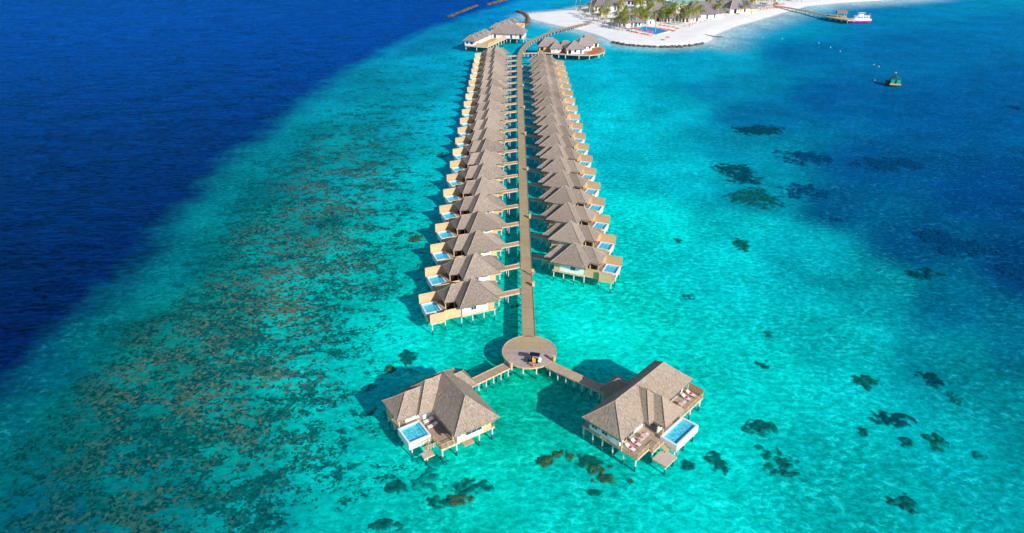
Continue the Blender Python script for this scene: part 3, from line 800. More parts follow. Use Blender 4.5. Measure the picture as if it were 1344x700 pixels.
# ------------------------------------------------------------------ golf buggy
M['black'] = plain('black_plastic', (22, 24, 30), .45, .4); M['navy'] = plain('navy_canopy', (24, 34, 58), .6, .2); M['tyre'] = plain('tyre', (16, 16, 18), .9, .1)
M['seat'] = plain('cream_vinyl', (222, 206, 170), .5, .3)
def buggy(loc, rz, label, roof='navy', body='black'):
    r = empty('golf_buggy', loc, rz)
    b = MB(); b.prism([(-1.25, -.55), (1.0, -.55), (1.0, .55), (-1.25, .55)], .28, .42); b.box(-1.25, -.45, -.56, .56, .42, .78); b.box(-.45, -.3, -.56, .56, .42, .6)
    b.build('chassis', M[body], r)
    c = MB(); prof = [(.72, .42), (1.28, .36), (1.34, .55), (1.12, .78), (.84, .98), (.74, .95)]
    a = [c.p(x, -.55, z) for x, z in prof]; d = [c.p(x, .55, z) for x, z in prof]
    c.face(a); c.face(d[::-1])
    for k in range(6): j = (k + 1) % 6; c.face((a[k], a[j], d[j], d[k]))
    cw = c.build('cowl', M['white'], r)
    for y in (-.38, .38): MB().tube((1.30, y, .58), (1.345, y, .57), .07, .07, 10).build('headlight', M['glass'], r)
    for x in (-.85, .85):
        for y in (-.56, .56):
            w_ = MB().tube((x, y - .09, .22), (x, y + .09, .22), .23, .23, 16).build('wheel', M['tyre'], r)
            MB().tube((x, y - .1, .22), (x, y + .1, .22), .11, .11, 10).build('rim', M['white'], w_)
    s = MB(); s.box(-.35, .15, -.5, .5, .6, .74); s.build('seat', M['seat'], r)
    MB().box(-.45, -.33, -.5, .5, .76, 1.15).build('backrest', M['seat'], r)
    rf = MB(); rf.prism([(-1.02, -.52), (-.9, -.6), (.86, -.6), (1.0, -.5), (1.0, .5), (.86, .6), (-.9, .6), (-1.02, .52)], 1.82, 1.9)
    rf.prism([(-.9, -.48), (.86, -.48), (.86, .48), (-.9, .48)], 1.9, 1.94); rf.build('roof', M[roof], r)
    f = MB()
    for y in (-.5, .5): f.tube((.86, y, .95), (.72, y, 1.83), .025, .025, 6); f.tube((-.9, y, .78), (-.82, y, 1.83), .025, .025, 6)
    f.build('roof_frame', M['frame'], r)
    ws = MB(); i = [ws.p(*q) for q in ((.87, -.46, .99), (.87, .46, .99), (.75, .46, 1.78), (.75, -.46, 1.78))]; ws.face(i); ws.build('windscreen', M['glass'], r)
    st = MB(); st.tube((.78, .25, .95), (.5, .25, 1.05), .02, .02, 6)
    for k in range(12):
        a0, a1 = 2 * pi * k / 12, 2 * pi * (k + 1) / 12
        st.tube((.5 + .06 * sin(a0), .25 + .17 * cos(a0), 1.05 + .16 * sin(a0)), (.5 + .06 * sin(a1), .25 + .17 * cos(a1), 1.05 + .16 * sin(a1)), .015, .015, 5, False)
    st.build('steering_wheel', M['black'], r)
    tag(r, label, 'golf buggy'); return r
buggy((4.55, 109.55, 2.203), R(-12), 'small black golf buggy with dark canopy and white front parked on the round platform')

# ------------------------------------------------------------------ large villa on the right
A46 = R(46); BO = (12.1, 91.2)
def large_right():
    r = empty('large_water_villa', (BO[0], BO[1], 0), A46); n = -1          # local x = a, local y = -b
    d = MB(1, n)
    d.box(.2, 21.5, .3, 8.2, 1.98, 2.2); d.box(.2, 3.5, 8.2, 12.0, 1.98, 2.2); d.box(3.5, 6.7, 8.2, 12.9, 1.98, 2.2); d.box(6.7, 14.0, 8.2, 12.0, 1.98, 2.2)
    d.box(14.0, 21.7, 8.2, 11.7, 1.98, 2.2)
    d.build('deck', M['deck_x'], r)
    MB(1, n).box(3.0, 6.2, 13.2, 15.9, 1.0, 1.18).build('swim_platform', M['deck_light'], r)
    e = MB(1, n)
    for a, b in (((.2, .3), (.2, 12.0)), ((.2, 12.0), (3.5, 12.0)), ((3.5, 12.0), (3.5, 12.9)), ((3.5, 12.9), (6.7, 12.9)), ):
        e.bar((a[0], a[1], 2.19), (b[0], b[1], 2.19), .12, .4)
    e2 = MB(1, n)
    for a, b in (((14.0, 11.7), (21.7, 11.7)), ((21.7, 11.7), (21.7, .3))): e2.bar((a[0], a[1], 2.19), (b[0], b[1], 2.19), .12, .4)
    e2.build('edge_beam', M['beam'], r)
    e.build('edge_beam', M['beam'], r)
    e = MB(1, n); e.bar((3.0, 15.95, 1.19), (6.2, 15.95, 1.19), .1, .3); e.bar((2.95, 13.2, 1.19), (2.95, 15.99, 1.17), .1, .3); e.build('platform_beam', M['beam'], r)
    for a, b in [(.4, q) for q in (.5, 2.6, 4.7, 6.9, 9.2, 11.6)] + [(4.0, 12.5), (3.3, 15.6), (5.9, 15.6), (7.2, 14.9), (10.3, 14.9), (13.4, 14.9), (14.5, 11.4), (18, 11.4), (21.4, 11.4)] + \
            [(a, b) for a in (5, 10, 15, 20.5) for b in (.6, 4.5, 8.2)] + [(21.4, 6.0)]:
        post(r, a, b, 1.98 if b < 13 else 1.1, .16, nir=n)
    wl = MB(1, n).box(.35, 20.6, 1.7, 8.1, 2.2, 5.1).build('wall', M['white'], r)
    for b0, b1 in ((2.2, 3.4), (4.4, 5.6)): window(wl, 'frame', b0, b1, .35, 3.0, 4.3, 1, n, facing='x')
    window(wl, 'frame', 1.6, 4.6, 8.1, 2.4, 4.5, 1, n, mull=4); window(wl, 'frame', 15.0, 19.8, 8.1, 2.4, 4.5, 1, n, mull=5)
    MB(1, n).box(7.6, 12.0, 8.1, 11.0, 2.2, 4.9).build('lounge_wall', M['white'], r)
    MB(1, n).box(7.57, 7.63, 8.4, 10.8, 2.3, 4.6).build('sliding_door', M['glass'], r)
    hip(r, M['thatch_warm'], -.9, 21.6, .9, 9.2, 5.15, 9.2, 'x', 2.6, 17.4, 1, n, .55, 'main_roof', skirt=.45)
    hip(r, M['thatch_warm'], 5.6, 12.4, 1.6, 10.3, 5.12, 8.9, 'y', 4.8, 7.2, 1, n, .55, 'lounge_roof', skirt=.45)
    hip(r, M['thatch_warm'], 7.0, 13.3, 3.4, 12.7, 5.0, 8.1, 'y', 6.0, 9.6, 1, n, .55, 'bar_roof', skirt=.45)
    hip(r, M['thatch_warm'], 7.9, 12.9, -2.0, 3.0, 4.9, 6.8, 'y', .2, 2.8, 1, n, .55, 'entry_roof', skirt=.35)
    MB(1, n).box(9.3, 12.2, -2.9, .3, 1.98, 2.2).build('entry_deck', M['deck'], r)
    for a in (8.4, 12.4): MB(1, n).box(a - .1, a + .1, -1.6, -1.4, -1.2, 4.85).build('entry_post', M['beam'], r)
    for a, b in ((7.3, 12.1), (13.0, 12.1), (.0, 8.8), (20.9, 8.8)):
        MB(1, n).box(a - .1, a + .1, b - .1, b + .1, 2.0, 4.95).build('roof_post', M['beam'], r)
    pool(r, 6.75, 13.75, 12.05, 15.4, 2.85, 1.35, 1, n, .35, strip=None, step=None)
    # privacy wall at the far end, railings, steps
    f = MB(1, n); f.bar((21.65, 8.3, 4.0), (21.65, 11.7, 4.0), .1, 1.8); f.build('privacy_fence', M['fence_tan'], r)
    railing(r, [(.3, 8.6), (.3, 11.9), (3.4, 11.9)], 2.2, 1, n)
    railing(r, [(3.6, 12.8), (5.4, 12.8)], 2.2, 1, n); railing(r, [(14.1, 11.6), (21.5, 11.6)], 2.2, 1, n)
    st = MB(1, n)
    for k in range(5): st.box(5.5, 6.5, 12.95 + k * .26, 13.19 + k * .26, 2.0 - k * .18, 2.06 - k * .18)
    st.build('steps', M['fence_tan'], r)
    railing(r, [(6.6, 13.3), (6.6, 15.8)], 1.18, 1, n, name='swim_railing')
    tag(r, 'large thatched water villa with long white-rimmed pool, right of the round platform', 'villa')
    return r
large_right()
def BL_(o, ang, a, b): return wpos(o, ang, a, -b)
for k, (a, b) in enumerate(((1.25, 9.8), (2.85, 9.8), (19.1, 9.75), (20.65, 9.75))):
    x, y = BL_(BO, A46, a, b)
    place_lounger(x, y, 2.2, A46 + pi / 2, ['white sun lounger nearest the corner of the right large villa deck', 'white sun lounger second from the corner, beside the dining set of the right large villa',
        'white sun lounger nearer the lounge on the far deck of the right large villa', 'white sun lounger by the end fence on the far deck of the right large villa'][k], 'sun loungers of the large villas')
    towel((x, y, 2.61), A46, M['magenta'], ['magenta towel on the corner lounger of the right large villa', 'magenta towel on the second lounger of the right large villa deck',
        'magenta towel on the inner lounger of the far deck', 'magenta towel on the lounger by the end fence'][k])
M['pale_pink'] = plain('pale_pink', (226, 186, 182), .7, .2)
def dining(a, b, which):
    x, y = BL_(BO, A46, a, b)
    t = empty('dining_table', (x, y, 2.2), A46)
    MB().tube((0, 0, .70), (0, 0, .75), .55, .55, 20).build('tabletop', M['pale_pink'], t)
    MB().tube((0, 0, .03), (0, 0, .70), .05, .05, 8).build('pedestal', M['frame'], t); MB().tube((0, 0, 0), (0, 0, .03), .28, .28, 14).build('foot', M['frame'], t)
    tag(t, f'round pale pink dining table on the {which}', 'table', 'dining tables of the right large villa')
    for k in range(2):
        s = -1 if k == 0 else 1
        cx, cy = BL_(BO, A46, a + s * 1.0, b)
        c = empty('dining_chair', (cx, cy, 2.2), A46 + (0 if s == 1 else pi))
        MB().box(-.24, .24, -.24, .24, .42, .47).build('seat', M['white'], c); MB().box(.21, .26, -.24, .24, .50, .9).build('backrest', M['white'], c)
        for px in (-.2, .2):
            for py in (-.2, .2): MB().box(px - .025, px + .025, py - .025, py + .025, 0, .42).build('leg', M['white'], c)
        tag(c, f"white chair {'left' if s == -1 else 'right'} of the table on the {which}", 'chair', 'dining chairs of the right large villa')
dining(4.9, 10.0, 'near deck of the right large villa'); dining(16.6, 10.2, 'far deck of the right large villa')

# ------------------------------------------------------------------ large villa on the left
A33 = R(33); LO = (-23.6, 94.2)
def large_left():
    r = empty('large_water_villa', (LO[0], LO[1], 0), A33); n = -1
    d = MB(1, n)
    d.box(.9, 15.4, .2, 5.6, 1.98, 2.2); d.box(4.9, 15.4, 5.6, 13.9, 1.98, 2.2); d.box(.9, 4.9, 5.0, 5.7, 1.98, 2.18)
    d.box(8.8, 10.8, 13.9, 14.9, 1.5, 1.7)
    d.build('deck', M['deck_x'], r)
    MB(1, n).box(1.9, 3.9, 11.8, 13.2, .95, 1.12).build('swim_platform', M['deck_light'], r)
    e = MB(1, n)
    for a, b in (((.9, .2), (.9, 5.7)), ((4.9, 10.5), (4.9, 13.9)), ((4.9, 13.9), (15.4, 13.9)), ((15.4, 13.9), (15.4, .2)), ((.9, .2), (15.4, .2))):
        e.bar((a[0], a[1], 2.19), (b[0], b[1], 2.19), .12, .4)
    e.build('edge_beam', M['beam'], r)
    MB(1, n).bar((1.9, 13.25, 1.13), (3.9, 13.25, 1.13), .1, .28).build('platform_beam', M['beam'], r)
    for a, b in [(1.1, .5), (1.1, 3.0), (1.0, 6.3), (1.2, 9.9), (4.4, 9.9), (2.6, 12.9), (5.2, 13.5), (7.9, 13.6), (12.4, 13.6), (15.1, 13.6), (15.1, 9.5), (15.1, 5.2), (15.1, .6), (5, .6), (9, .6), (7, 8), (11, 8), (7, 4)]:
        post(r, a, b, 1.98 if a > 2.7 or b < 6 else 1.1, .15, nir=n)
    wl = MB(1, n).box(7.9, 14.6, .4, 14.0, 2.2, 5.05).build('wall', M['white'], r)
    window(wl, 'frame', 9.6, 12.8, 14.0, 3.0, 4.5, 1, n, mull=3); window(wl, 'frame', 8.0, 12.0, 7.9, 2.4, 4.5, 1, n, facing='x', mull=4)
    MB(1, n).box(13.0, 14.65, 13.4, 14.04, 2.2, 4.9).build('timber_wall', M['fence_tan'], r)
    MB(1, n).box(2.6, 7.9, .5, 4.6, 2.2, 4.9).build('bath_wall', M['white'], r)
    MB(1, n).box(5.6, 7.9, 4.6, 5.6, 2.2, 4.4).build('screen_wall', M['white'], r)
    f = MB(1, n); f.bar((.95, .3, 4.0), (.95, 2.6, 4.0), .1, 2.2); f.build('privacy_fence', M['fence_tan'], r)
    hip(r, M['thatch_warm'], 6.8, 15.7, -1.1, 15.2, 5.1, 9.2, 'y', 3.2, 11.3, 1, n, .55, 'main_roof', skirt=.45)
    hip(r, M['thatch_warm'], .4, 8.2, -.1, 6.4, 4.95, 7.7, 'x', 3.7, 8.0, 1, n, .55, 'bath_roof', skirt=.45)
    hip(r, M['thatch_warm'], 4.2, 11.0, -.6, 7.2, 5.08, 8.7, 'x', 7.6, 10.8, 1, n, .55, 'hall_roof', skirt=.45)
    hip(r, M['thatch_warm'], 13.0, 17.2, -.2, 4.9, 4.85, 6.8, 'x', 13.4, 15.3, 1, n, .55, 'entry_roof', skirt=.35)
    MB(1, n).box(15.4, 17.3, .9, 3.1, 1.98, 2.19).build('entry_deck', M['deck'], r)
    for a, b in ((1.1, 5.3), (1.1, .5), (7.5, 13.2)): MB(1, n).box(a - .1, a + .1, b - .1, b + .1, 2.2, 4.9).build('roof_post', M['beam'], r)
    pool(r, .55, 4.75, 5.85, 10.35, 2.85, 1.35, 1, n, .33, step=(3.9, 4.4, 6.2, 9.9), strip=None)
    railing(r, [(4.95, 10.9), (4.95, 13.8), (7.4, 13.8)], 2.2, 1, n); railing(r, [(15.3, 13.6), (15.3, 5.5)], 2.2, 1, n, mat='beam_dark')
    st = MB(1, n)
    for k in range(5): st.box(3.9 - .28 * k, 4.2 - .28 * k, 11.0, 12.0, 2.0 - k * .2, 2.06 - k * .2)
    st.build('steps', M['fence'], r)
    railing(r, [(4.7, 10.75), (2.4, 10.75)], 1.6, 1, n, name='stair_railing', sp=.5); railing(r, [(4.7, 12.2), (3.2, 12.2)], 1.6, 1, n, name='stair_railing', sp=.5)
    tag(r, 'large thatched water villa with square white-rimmed pool, left of the round platform', 'villa')
large_left()
for k, (a, b) in enumerate(((6.15, 6.55), (6.15, 8.1))):
    x, y = BL_(LO, A33, a, b)
    place_lounger(x, y, 2.2, A33, ['white sun lounger nearer the thatched wing on the left large villa deck', 'white sun lounger nearer the sea edge on the left large villa deck'][k], 'sun loungers of the large villas')
M['orange'] = plain('orange_cloth', (240, 110, 40), .7, .2)
x, y = BL_(LO, A33, 6.3, 7.3)
st_ = empty('side_table', (x, y, 2.2), A33)
MB().tube((0, 0, .36), (0, 0, .40), .24, .24, 16).build('tabletop', M['orange'], st_); MB().tube((0, 0, 0), (0, 0, .36), .05, .05, 8).build('leg', M['orange'], st_)
tag(st_, 'small round orange side table between the two loungers of the left large villa', 'side table')

# ------------------------------------------------------------------ coral patches standing on the lagoon floor
def un(px, py, zz=-1.1):
    u_, v_ = (px - 672) / _F, (py - 350) / _F
    d_ = (u_, cos(_P) - v_ * sin(_P), -sin(_P) - v_ * cos(_P)); t_ = (zz - _H) / d_[2]
    return d_[0] * t_, d_[1] * t_
def coral_mat(name, c1, c2):
    t = NT(name); v = t.n('NewGeometry').outputs['Position']
    f = t.noise(v, 1.1, 4, .7); g_ = t.noise(v, 2.6, 4, .75)
    c = t.mix(t.ramp(f, .35, .65), lin(c1), lin(c2)); c = t.mix(t.ramp(g_, .56, .66, 0, .5), c, lin((30, 176, 166)))
    c = t.mix(t.ramp(t.noise(v, .5, 3), .55, .7, 0, .5), c, lin(c1))
    tc = t.n('TexCoord'); sz = t.n('SeparateXYZ'); t.l(tc, 'Object', sz, 0)
    al = t.ramp(t.math('ADD', sz.outputs[2], t.math('MULTIPLY_ADD', g_, .22, -.11)), -.06, .26, 0, .80)      # thin rubble fringe lets the sand through
    d_ = t.n('BsdfDiffuse'); t.t.links.new(c, d_.inputs[0]); bp = t.n('Bump'); bp.inputs['Strength'].default_value = .4; bp.inputs['Distance'].default_value = .2
    t.t.links.new(f, bp.inputs['Height']); t.l(bp, 0, d_, 'Normal'); tr = t.n('BsdfTransparent'); mx = t.n('MixShader')
    t.t.links.new(al, mx.inputs[0]); t.l(tr, 0, mx, 1); t.l(d_, 0, mx, 2); t.l(mx, 0, t.out, 0); return t.m
M['coral'] = coral_mat('coral', (0, 88, 84), (20, 124, 108)); M['coral_olive'] = coral_mat('coral_olive', (0, 84, 74), (96, 120, 62)); M['coral_deep'] = coral_mat('coral_deep', (0, 62, 78), (4, 92, 100))
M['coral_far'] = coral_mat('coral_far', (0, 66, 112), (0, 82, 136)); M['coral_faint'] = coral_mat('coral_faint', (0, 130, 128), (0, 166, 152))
def vnoise(x, y, seed):
    """value noise in -1..1"""
    rs = np.random.RandomState(seed % 100000); tb = rs.rand(64, 64) * 2 - 1
    xi, yi = np.floor(x).astype(int), np.floor(y).astype(int); fx, fy = x - xi, y - yi; fx = fx * fx * (3 - 2 * fx); fy = fy * fy * (3 - 2 * fy)
    g = lambda a, b: tb[a % 64, b % 64]
    return (g(xi, yi) * (1 - fx) + g(xi + 1, yi) * fx) * (1 - fy) + (g(xi, yi + 1) * (1 - fx) + g(xi + 1, yi + 1) * fx) * fy
for px, py, wx, wy, mt, lb_ in [
    (996, 171, 52, 13, 'coral_deep', 'long dark blue coral patch, farthest of the group right of the villas'), (972, 229, 52, 19, 'coral_deep', 'large ragged coral patch left of and beyond the round one'),
    (994, 260, 60, 22, 'coral', 'large oval green coral patch right of the jetty'), (1051, 251, 56, 17, 'coral_far', 'slanting dark coral patch right of the oval green one'),
    (1054, 206, 54, 24, 'coral_far', 'faint wide coral patch at the edge of the blue basin'), (1163, 216, 70, 16, 'coral_far', 'faint long coral bank inside the blue basin'),
    (972, 320, 22, 10, 'coral', 'small dark coral patch below the big oval one'), (977, 328, 13, 5, 'coral', 'thin coral sliver just under the small dark patch'),
    (1211, 359, 38, 12, 'coral_deep', 'dark oval coral patch at the lower edge of the blue basin'), (1098, 288, 14, 5, 'coral_far', 'tiny faint coral patch right of the slanting one'),
    (901, 389, 18, 8, 'coral', 'small coral patch alone between the villa row and the right lagoon'), (890, 316, 8, 5, 'coral', 'tiny coral patch right of the nearest right-row villa'),
    (1330, 142, 18, 5, 'coral_far', 'small dark coral patch far out near the right edge'), (1222, 310, 38, 14, 'coral_far', 'faint dark coral patch in the lower blue basin'),
    (1265, 327, 62, 20, 'coral_far', 'wide faint coral bank near the lower right of the blue basin'), (1330, 357, 44, 16, 'coral_far', 'faint coral bank at the right edge of the blue basin'),
    (1001, 478, 16, 9, 'coral', 'small coral patch upper right of the large right villa'), (996, 561, 36, 17, 'coral', 'ragged coral patch right of the large right villa'),
    (1021, 606, 36, 34, 'coral', 'loose round coral cluster lower right of the large right villa'), (942, 607, 24, 24, 'coral', 'curved coral cluster just right of the large right villa'),
    (901, 610, 16, 12, 'coral', 'small coral cluster beside the pool of the large right villa'), (1171, 551, 44, 20, 'coral_deep', 'very dark solid coral patch in the right lagoon'),
    (1139, 503, 26, 16, 'coral', 'loose coral patch above the very dark solid one'), (1219, 497, 22, 17, 'coral_deep', 'dark coral patch upper right of the very dark solid one'),
    (1131, 567, 12, 12, 'coral', 'little coral patch left of the very dark solid one'), (1190, 582, 16, 12, 'coral', 'little coral patch below the very dark solid one'),
    (1229, 581, 22, 18, 'coral', 'coral patch lower right of the very dark solid one'), (1189, 661, 34, 20, 'coral', 'dark coral patch near the bottom right'),
    (1257, 524, 16, 14, 'coral_faint', 'faint coral patch toward the right edge'), (1286, 600, 14, 11, 'coral_faint', 'faint small coral patch low at the right'),
    (601, 655, 30, 18, 'coral_olive', 'dark olive coral cluster at the bottom, below the left large villa'), (575, 660, 28, 14, 'coral', 'green coral strip left of the olive cluster at the bottom'),
    (618, 638, 44, 18, 'coral', 'green coral streak above right of the olive cluster'), (562, 633, 36, 24, 'coral_faint', 'faint coral patch below the left large villa pool'),
    (565, 605, 40, 14, 'coral_faint', 'faint coral strip beside the piles of the left large villa'), (716, 606, 17, 15, 'coral_olive', 'olive coral knob, left end of the middle string of corals'),
    (731, 596, 12, 10, 'coral_olive', 'olive coral knob, second of the middle string'), (748, 598, 13, 12, 'coral_olive', 'olive coral knob, third of the middle string'),
    (781, 619, 20, 16, 'coral_olive', 'biggest olive coral knob of the middle string'), (798, 629, 28, 15, 'coral_olive', 'olive coral cluster at the lower right of the middle string'),
    (771, 606, 26, 12, 'coral', 'green coral cluster in the middle string near the right large villa'), (781, 647, 14, 7, 'coral', 'small green coral patch lowest in the middle string'),
    (802, 612, 9, 6, 'coral', 'tiny green coral patch just off the right large villa corner'), (829, 632, 7, 5, 'coral_olive', 'tiny coral knob right of the middle string'),
    (545, 314, 17, 8, 'coral_olive', 'brown green coral mound left of the left villa row'), (580, 204, 10, 7, 'coral', 'round dark coral mound far up beside the left villa row'),
    (600, 487, 16, 8, 'coral', 'dark coral patch between left large villa and round platform'), (535, 468, 26, 14, 'coral', 'loose coral cluster beyond the left large villa'),
    (513, 486, 14, 8, 'coral_olive', 'olive coral patch left behind the left large villa'), (676, 402, 9, 4, 'coral', 'small coral patch beside the jetty shadow'),
    (520, 640, 22, 12, 'coral', 'green coral patch left of the bottom olive cluster'), (505, 690, 34, 14, 'coral', 'coral patch at the very bottom left of centre'), (1010, 440, 12, 6, 'coral_faint', 'faint little coral patch in the open lagoon')]:
    x, y = un(px, py); x2, _ = un(px + wx, py); _, yt = un(px, py - wy); _, yb = un(px, py + wy)
    hx, hy = (x2 - x) * .92, (yt - yb) / 2 * .92
    mb = MB(); cs = max(.2, min(.8, math.sqrt(hx * hy) / 18)); gx_ = np.arange(-hx * 1.35, hx * 1.35 + cs, cs); gy_ = np.arange(-hy * 1.35, hy * 1.35 + cs, cs)
    cgx, cgy = np.meshgrid(gx_, gy_); seed_ = int(px * 7 + py); sc_ = math.sqrt(hx * hy)
    fn = vnoise(cgx / sc_ * 1.6, cgy / sc_ * 1.6, seed_) * .55 + vnoise(cgx / sc_ * 4, cgy / sc_ * 4, seed_ + 1) * .6 + vnoise(cgx / 1.0, cgy / 1.0, seed_ + 2) * .8 + vnoise(cgx / .5, cgy / .5, seed_ + 3) * .6
    rr2 = (cgx / hx) ** 2 + (cgy / hy) ** 2; fld = fn * .62 + 1.25 * (1 - rr2 * 1.75) - .24
    hgt = np.clip(fld, 0, .8) * .3 + .10 * fn; idc = {}
    for jj in range(fld.shape[0] - 1):
        for ii in range(fld.shape[1] - 1):
            q4 = ((jj, ii), (jj, ii + 1), (jj + 1, ii + 1), (jj + 1, ii))
            if sum(fld[q] > 0 for q in q4) < 2: continue
            for q in q4:
                if q not in idc: idc[q] = mb.p(cgx[q] + ru(-.3, .3) * cs, cgy[q] + ru(-.3, .3) * cs, hgt[q] if fld[q] > 0 else -.06)
            mb.face([idc[q] for q in q4])
    if not mb.f: print('EMPTY coral', px, py); continue
    o = mb.build('coral_patch', M[mt], None, recalc=False); o.location = (x, y, -1.1)
    tag(o, lb_, 'coral', 'coral patches on the lagoon floor')

exec_far = True
# ------------------------------------------------------------------ spa over the water, far left
def hut(root, cx, cy, lx, ly, zf, ze, zp, ang, rl=0, mat='thatch_grey', wall='white', ov=.9, nm='hut', win=True, step=1.4):
    """little building inside a larger one: wall box + hip roof; returns sub-root"""
    ca, sa = cos(ang), sin(ang)
    r = empty(nm, (cx, cy, 0), ang)
    if root is not None: r.parent = root
    wl = MB().box(-lx / 2 + ov, lx / 2 - ov, -ly / 2 + ov, ly / 2 - ov, zf, ze - .05).build('wall', M[wall], r)
    if win:
        y0 = -ly / 2 + ov
        nw = max(1, int((lx - 2 * ov) / 2.6))
        rs = random.Random(int(cx * 13 + cy * 7))
        for k in range(nw):
            xc = -lx / 2 + ov + (lx - 2 * ov) * (k + .5) / nw; hw = rs.uniform(.45, 1.15)
            if rs.random() < .2: continue
            dr_ = rs.random() < .45
            MB().box(xc - hw, xc + hw, y0 - .04, y0 + .02, zf + (.15 if dr_ else .9), ze - .6).build('door' if dr_ else 'window', M[rs.choice(['glass', 'glass', 'interior', 'fence'])], r)
    hip(r, M[mat], -lx / 2, lx / 2, -ly / 2, ly / 2, ze, zp, 'x', -rl / 2, rl / 2 + .01, step=step, skirt=.35, capr=.12)
    return r
def deck_thing(name, poly, z, label, cat='deck', mat='deck', beam='beam', posts=4.0):
    c = np.mean(np.array(poly), 0); r = empty(name, (c[0], c[1], 0)); P = [(x - c[0], y - c[1]) for x, y in poly]
    MB().prism(P, z - .25, z).build('deck', M[mat], r)
    e = MB()
    for a, b in zip(P, P[1:] + P[:1]): e.bar((a[0] * 1.003, a[1] * 1.003, z - .01), (b[0] * 1.003, b[1] * 1.003, z - .01), .16, .5)
    e.build('edge_beam', M[beam], r)
    cnt = 0
    for a, b in zip(P, P[1:] + P[:1]):
        L = hypot(b[0] - a[0], b[1] - a[1]); k = max(1, int(L / posts))
        for i in range(k):
            post(r, (a[0] + (b[0] - a[0]) * i / k) * .985, (a[1] + (b[1] - a[1]) * i / k) * .985, z - .25, .22)
    tag(r, label, cat); return r
SA = R(69)
deck_thing('spa_deck', [(-28.3, 423.5), (-21.5, 420.2), (-14.8, 418.4), (-3.4, 446), (-1.0, 445.2), (7.5, 444.8), (8.6, 451.5), (3.5, 464), (8.8, 490), (-5, 494), (-15.5, 462), (-20.5, 447)], 2.6,
           'timber deck on piles carrying the far spa pavilions', 'deck', 'deck_gold')
lab_f = ['closest to the open sea corner', 'second from the sea corner', 'third from the sea corner', 'next to the main spa hall']
for k, (x, y) in enumerate(((-24.6, 425.2), (-22.0, 431.6), (-19.4, 438.2), (-17.0, 444.8))):
    h = hut(None, x, y, 8.0, 7.8, 2.6, 5.4, 8.3, SA - pi / 2, 1.0, nm='spa_cabin'); tag(h, 'grey thatched spa cabin in the front row, ' + lab_f[k], 'cabin', 'spa cabins over the water')
lab_b = ['closest to the main spa hall', 'second from the hall', 'third from the hall', 'farthest from the hall']
for k, (x, y) in enumerate(((-9.6, 467.5), (-6.6, 474.2), (-3.6, 481), (-.4, 488))):
    h = hut(None, x, y, 8.6, 7.8, 2.6, 5.4, 8.3, SA - pi / 2, 1.2, nm='spa_cabin'); tag(h, 'grey thatched spa cabin in the back row, ' + lab_b[k], 'cabin', 'spa cabins over the water')
h = hut(None, -2.2, 450.3, 22.5, 13, 2.6, 5.6, 10.4, R(-12), 11, nm='spa_hall', wall='white'); 
g = hut(h, -5.8, -3.4, 8.5, 8, 2.6, 5.7, 9.4, 0, .5, nm='gable_wing'); tag(h, 'large grey thatched spa hall between the two cabin rows', 'spa hall')
def wall_thing(name, a, b, z0, z1, mat, label, cat='fence'):
    ang = atan2(b[1] - a[1], b[0] - a[0]); L = hypot(b[0] - a[0], b[1] - a[1]); r = empty(name, (a[0], a[1], 0), ang)
    MB().box(0, L, -.1, .1, z0, z1).build('panel', M[mat], r); MB().box(-.08, L + .08, -.16, .16, z1 + .003, z1 + .12).build('cap', M['beam'], r)
    tag(r, label, cat)
wall_thing('spa_fence', (-14.6, 418.7), (-3.5, 445.6), 2.6, 4.5, 'fence_tan', 'long sunlit timber fence along the spa courtyard')
wall_thing('spa_fence', (-21.4, 420.4), (-14.9, 418.5), 2.6, 4.3, 'fence_tan', 'short timber fence closing the front of the spa courtyard')
wall_thing('spa_fence', (3.6, 464.2), (8.9, 489.6), 2.6, 4.4, 'fence_tan', 'timber fence on the rear spa terrace facing the beach')
wall_thing('spa_fence', (8.9, 489.9), (.5, 491.5), 2.6, 4.4, 'fence_tan', 'timber fence at the back end of the rear spa terrace')
walkway('spa_footbridge', (8.3, 446.5), (13.4, 443.2), 1.5, 'short footbridge from the spa hall to the curving jetty', 2)

# ------------------------------------------------------------------ restaurant over the water, far right
deck_thing('restaurant_deck', [(15.0, 404), (22.8, 401.2), (30.5, 398), (38.2, 396.2), (44.2, 395.4), (50, 398.6), (53.4, 404), (54.8, 411), (54.2, 420), (50.6, 430), (44, 429), (28, 418), (16, 418.5)], 2.6,
           'curved terracotta planked deck on piles under the overwater restaurant', 'deck', 'deck_x')
for x, y, lx, ly, ze, zp, an, rl, wl, lb_ in (
        (21.6, 412.2, 13.5, 11.5, 5.4, 9.2, R(3), 4.5, 'fence', 'wide grey thatched restaurant hall nearest the curving jetty'),
        (25.2, 404.8, 7.6, 7.4, 5.2, 8.6, R(4), .1, 'white', 'small white walled thatched pavilion in front of the wide restaurant hall'),
        (31.5, 411.0, 9.0, 8.0, 5.2, 7.6, R(8), 3.0, 'white', 'low shaded link roof between the restaurant halls'),
        (35.8, 402.6, 11.5, 10.0, 5.4, 9.4, R(6), .1, 'white', 'white walled pyramid roofed restaurant pavilion with windows'),
        (40.8, 411.4, 11.0, 10.5, 5.4, 9.4, R(24), 1.0, 'white', 'thatched restaurant pavilion behind the pyramid roofed one'),
        (45.3, 420.0, 12.0, 10.5, 5.4, 9.4, R(22), 4.0, 'white', 'farthest restaurant pavilion beside the curved terrace')):
    h = hut(None, x, y, lx, ly, 2.6, ze, zp, an, rl, nm='restaurant_pavilion', wall=wl); tag(h, lb_, 'pavilion', 'restaurant pavilions')
M['terracotta'] = plain('terracotta_mat', (196, 120, 84), .8, .1, .3, .5)
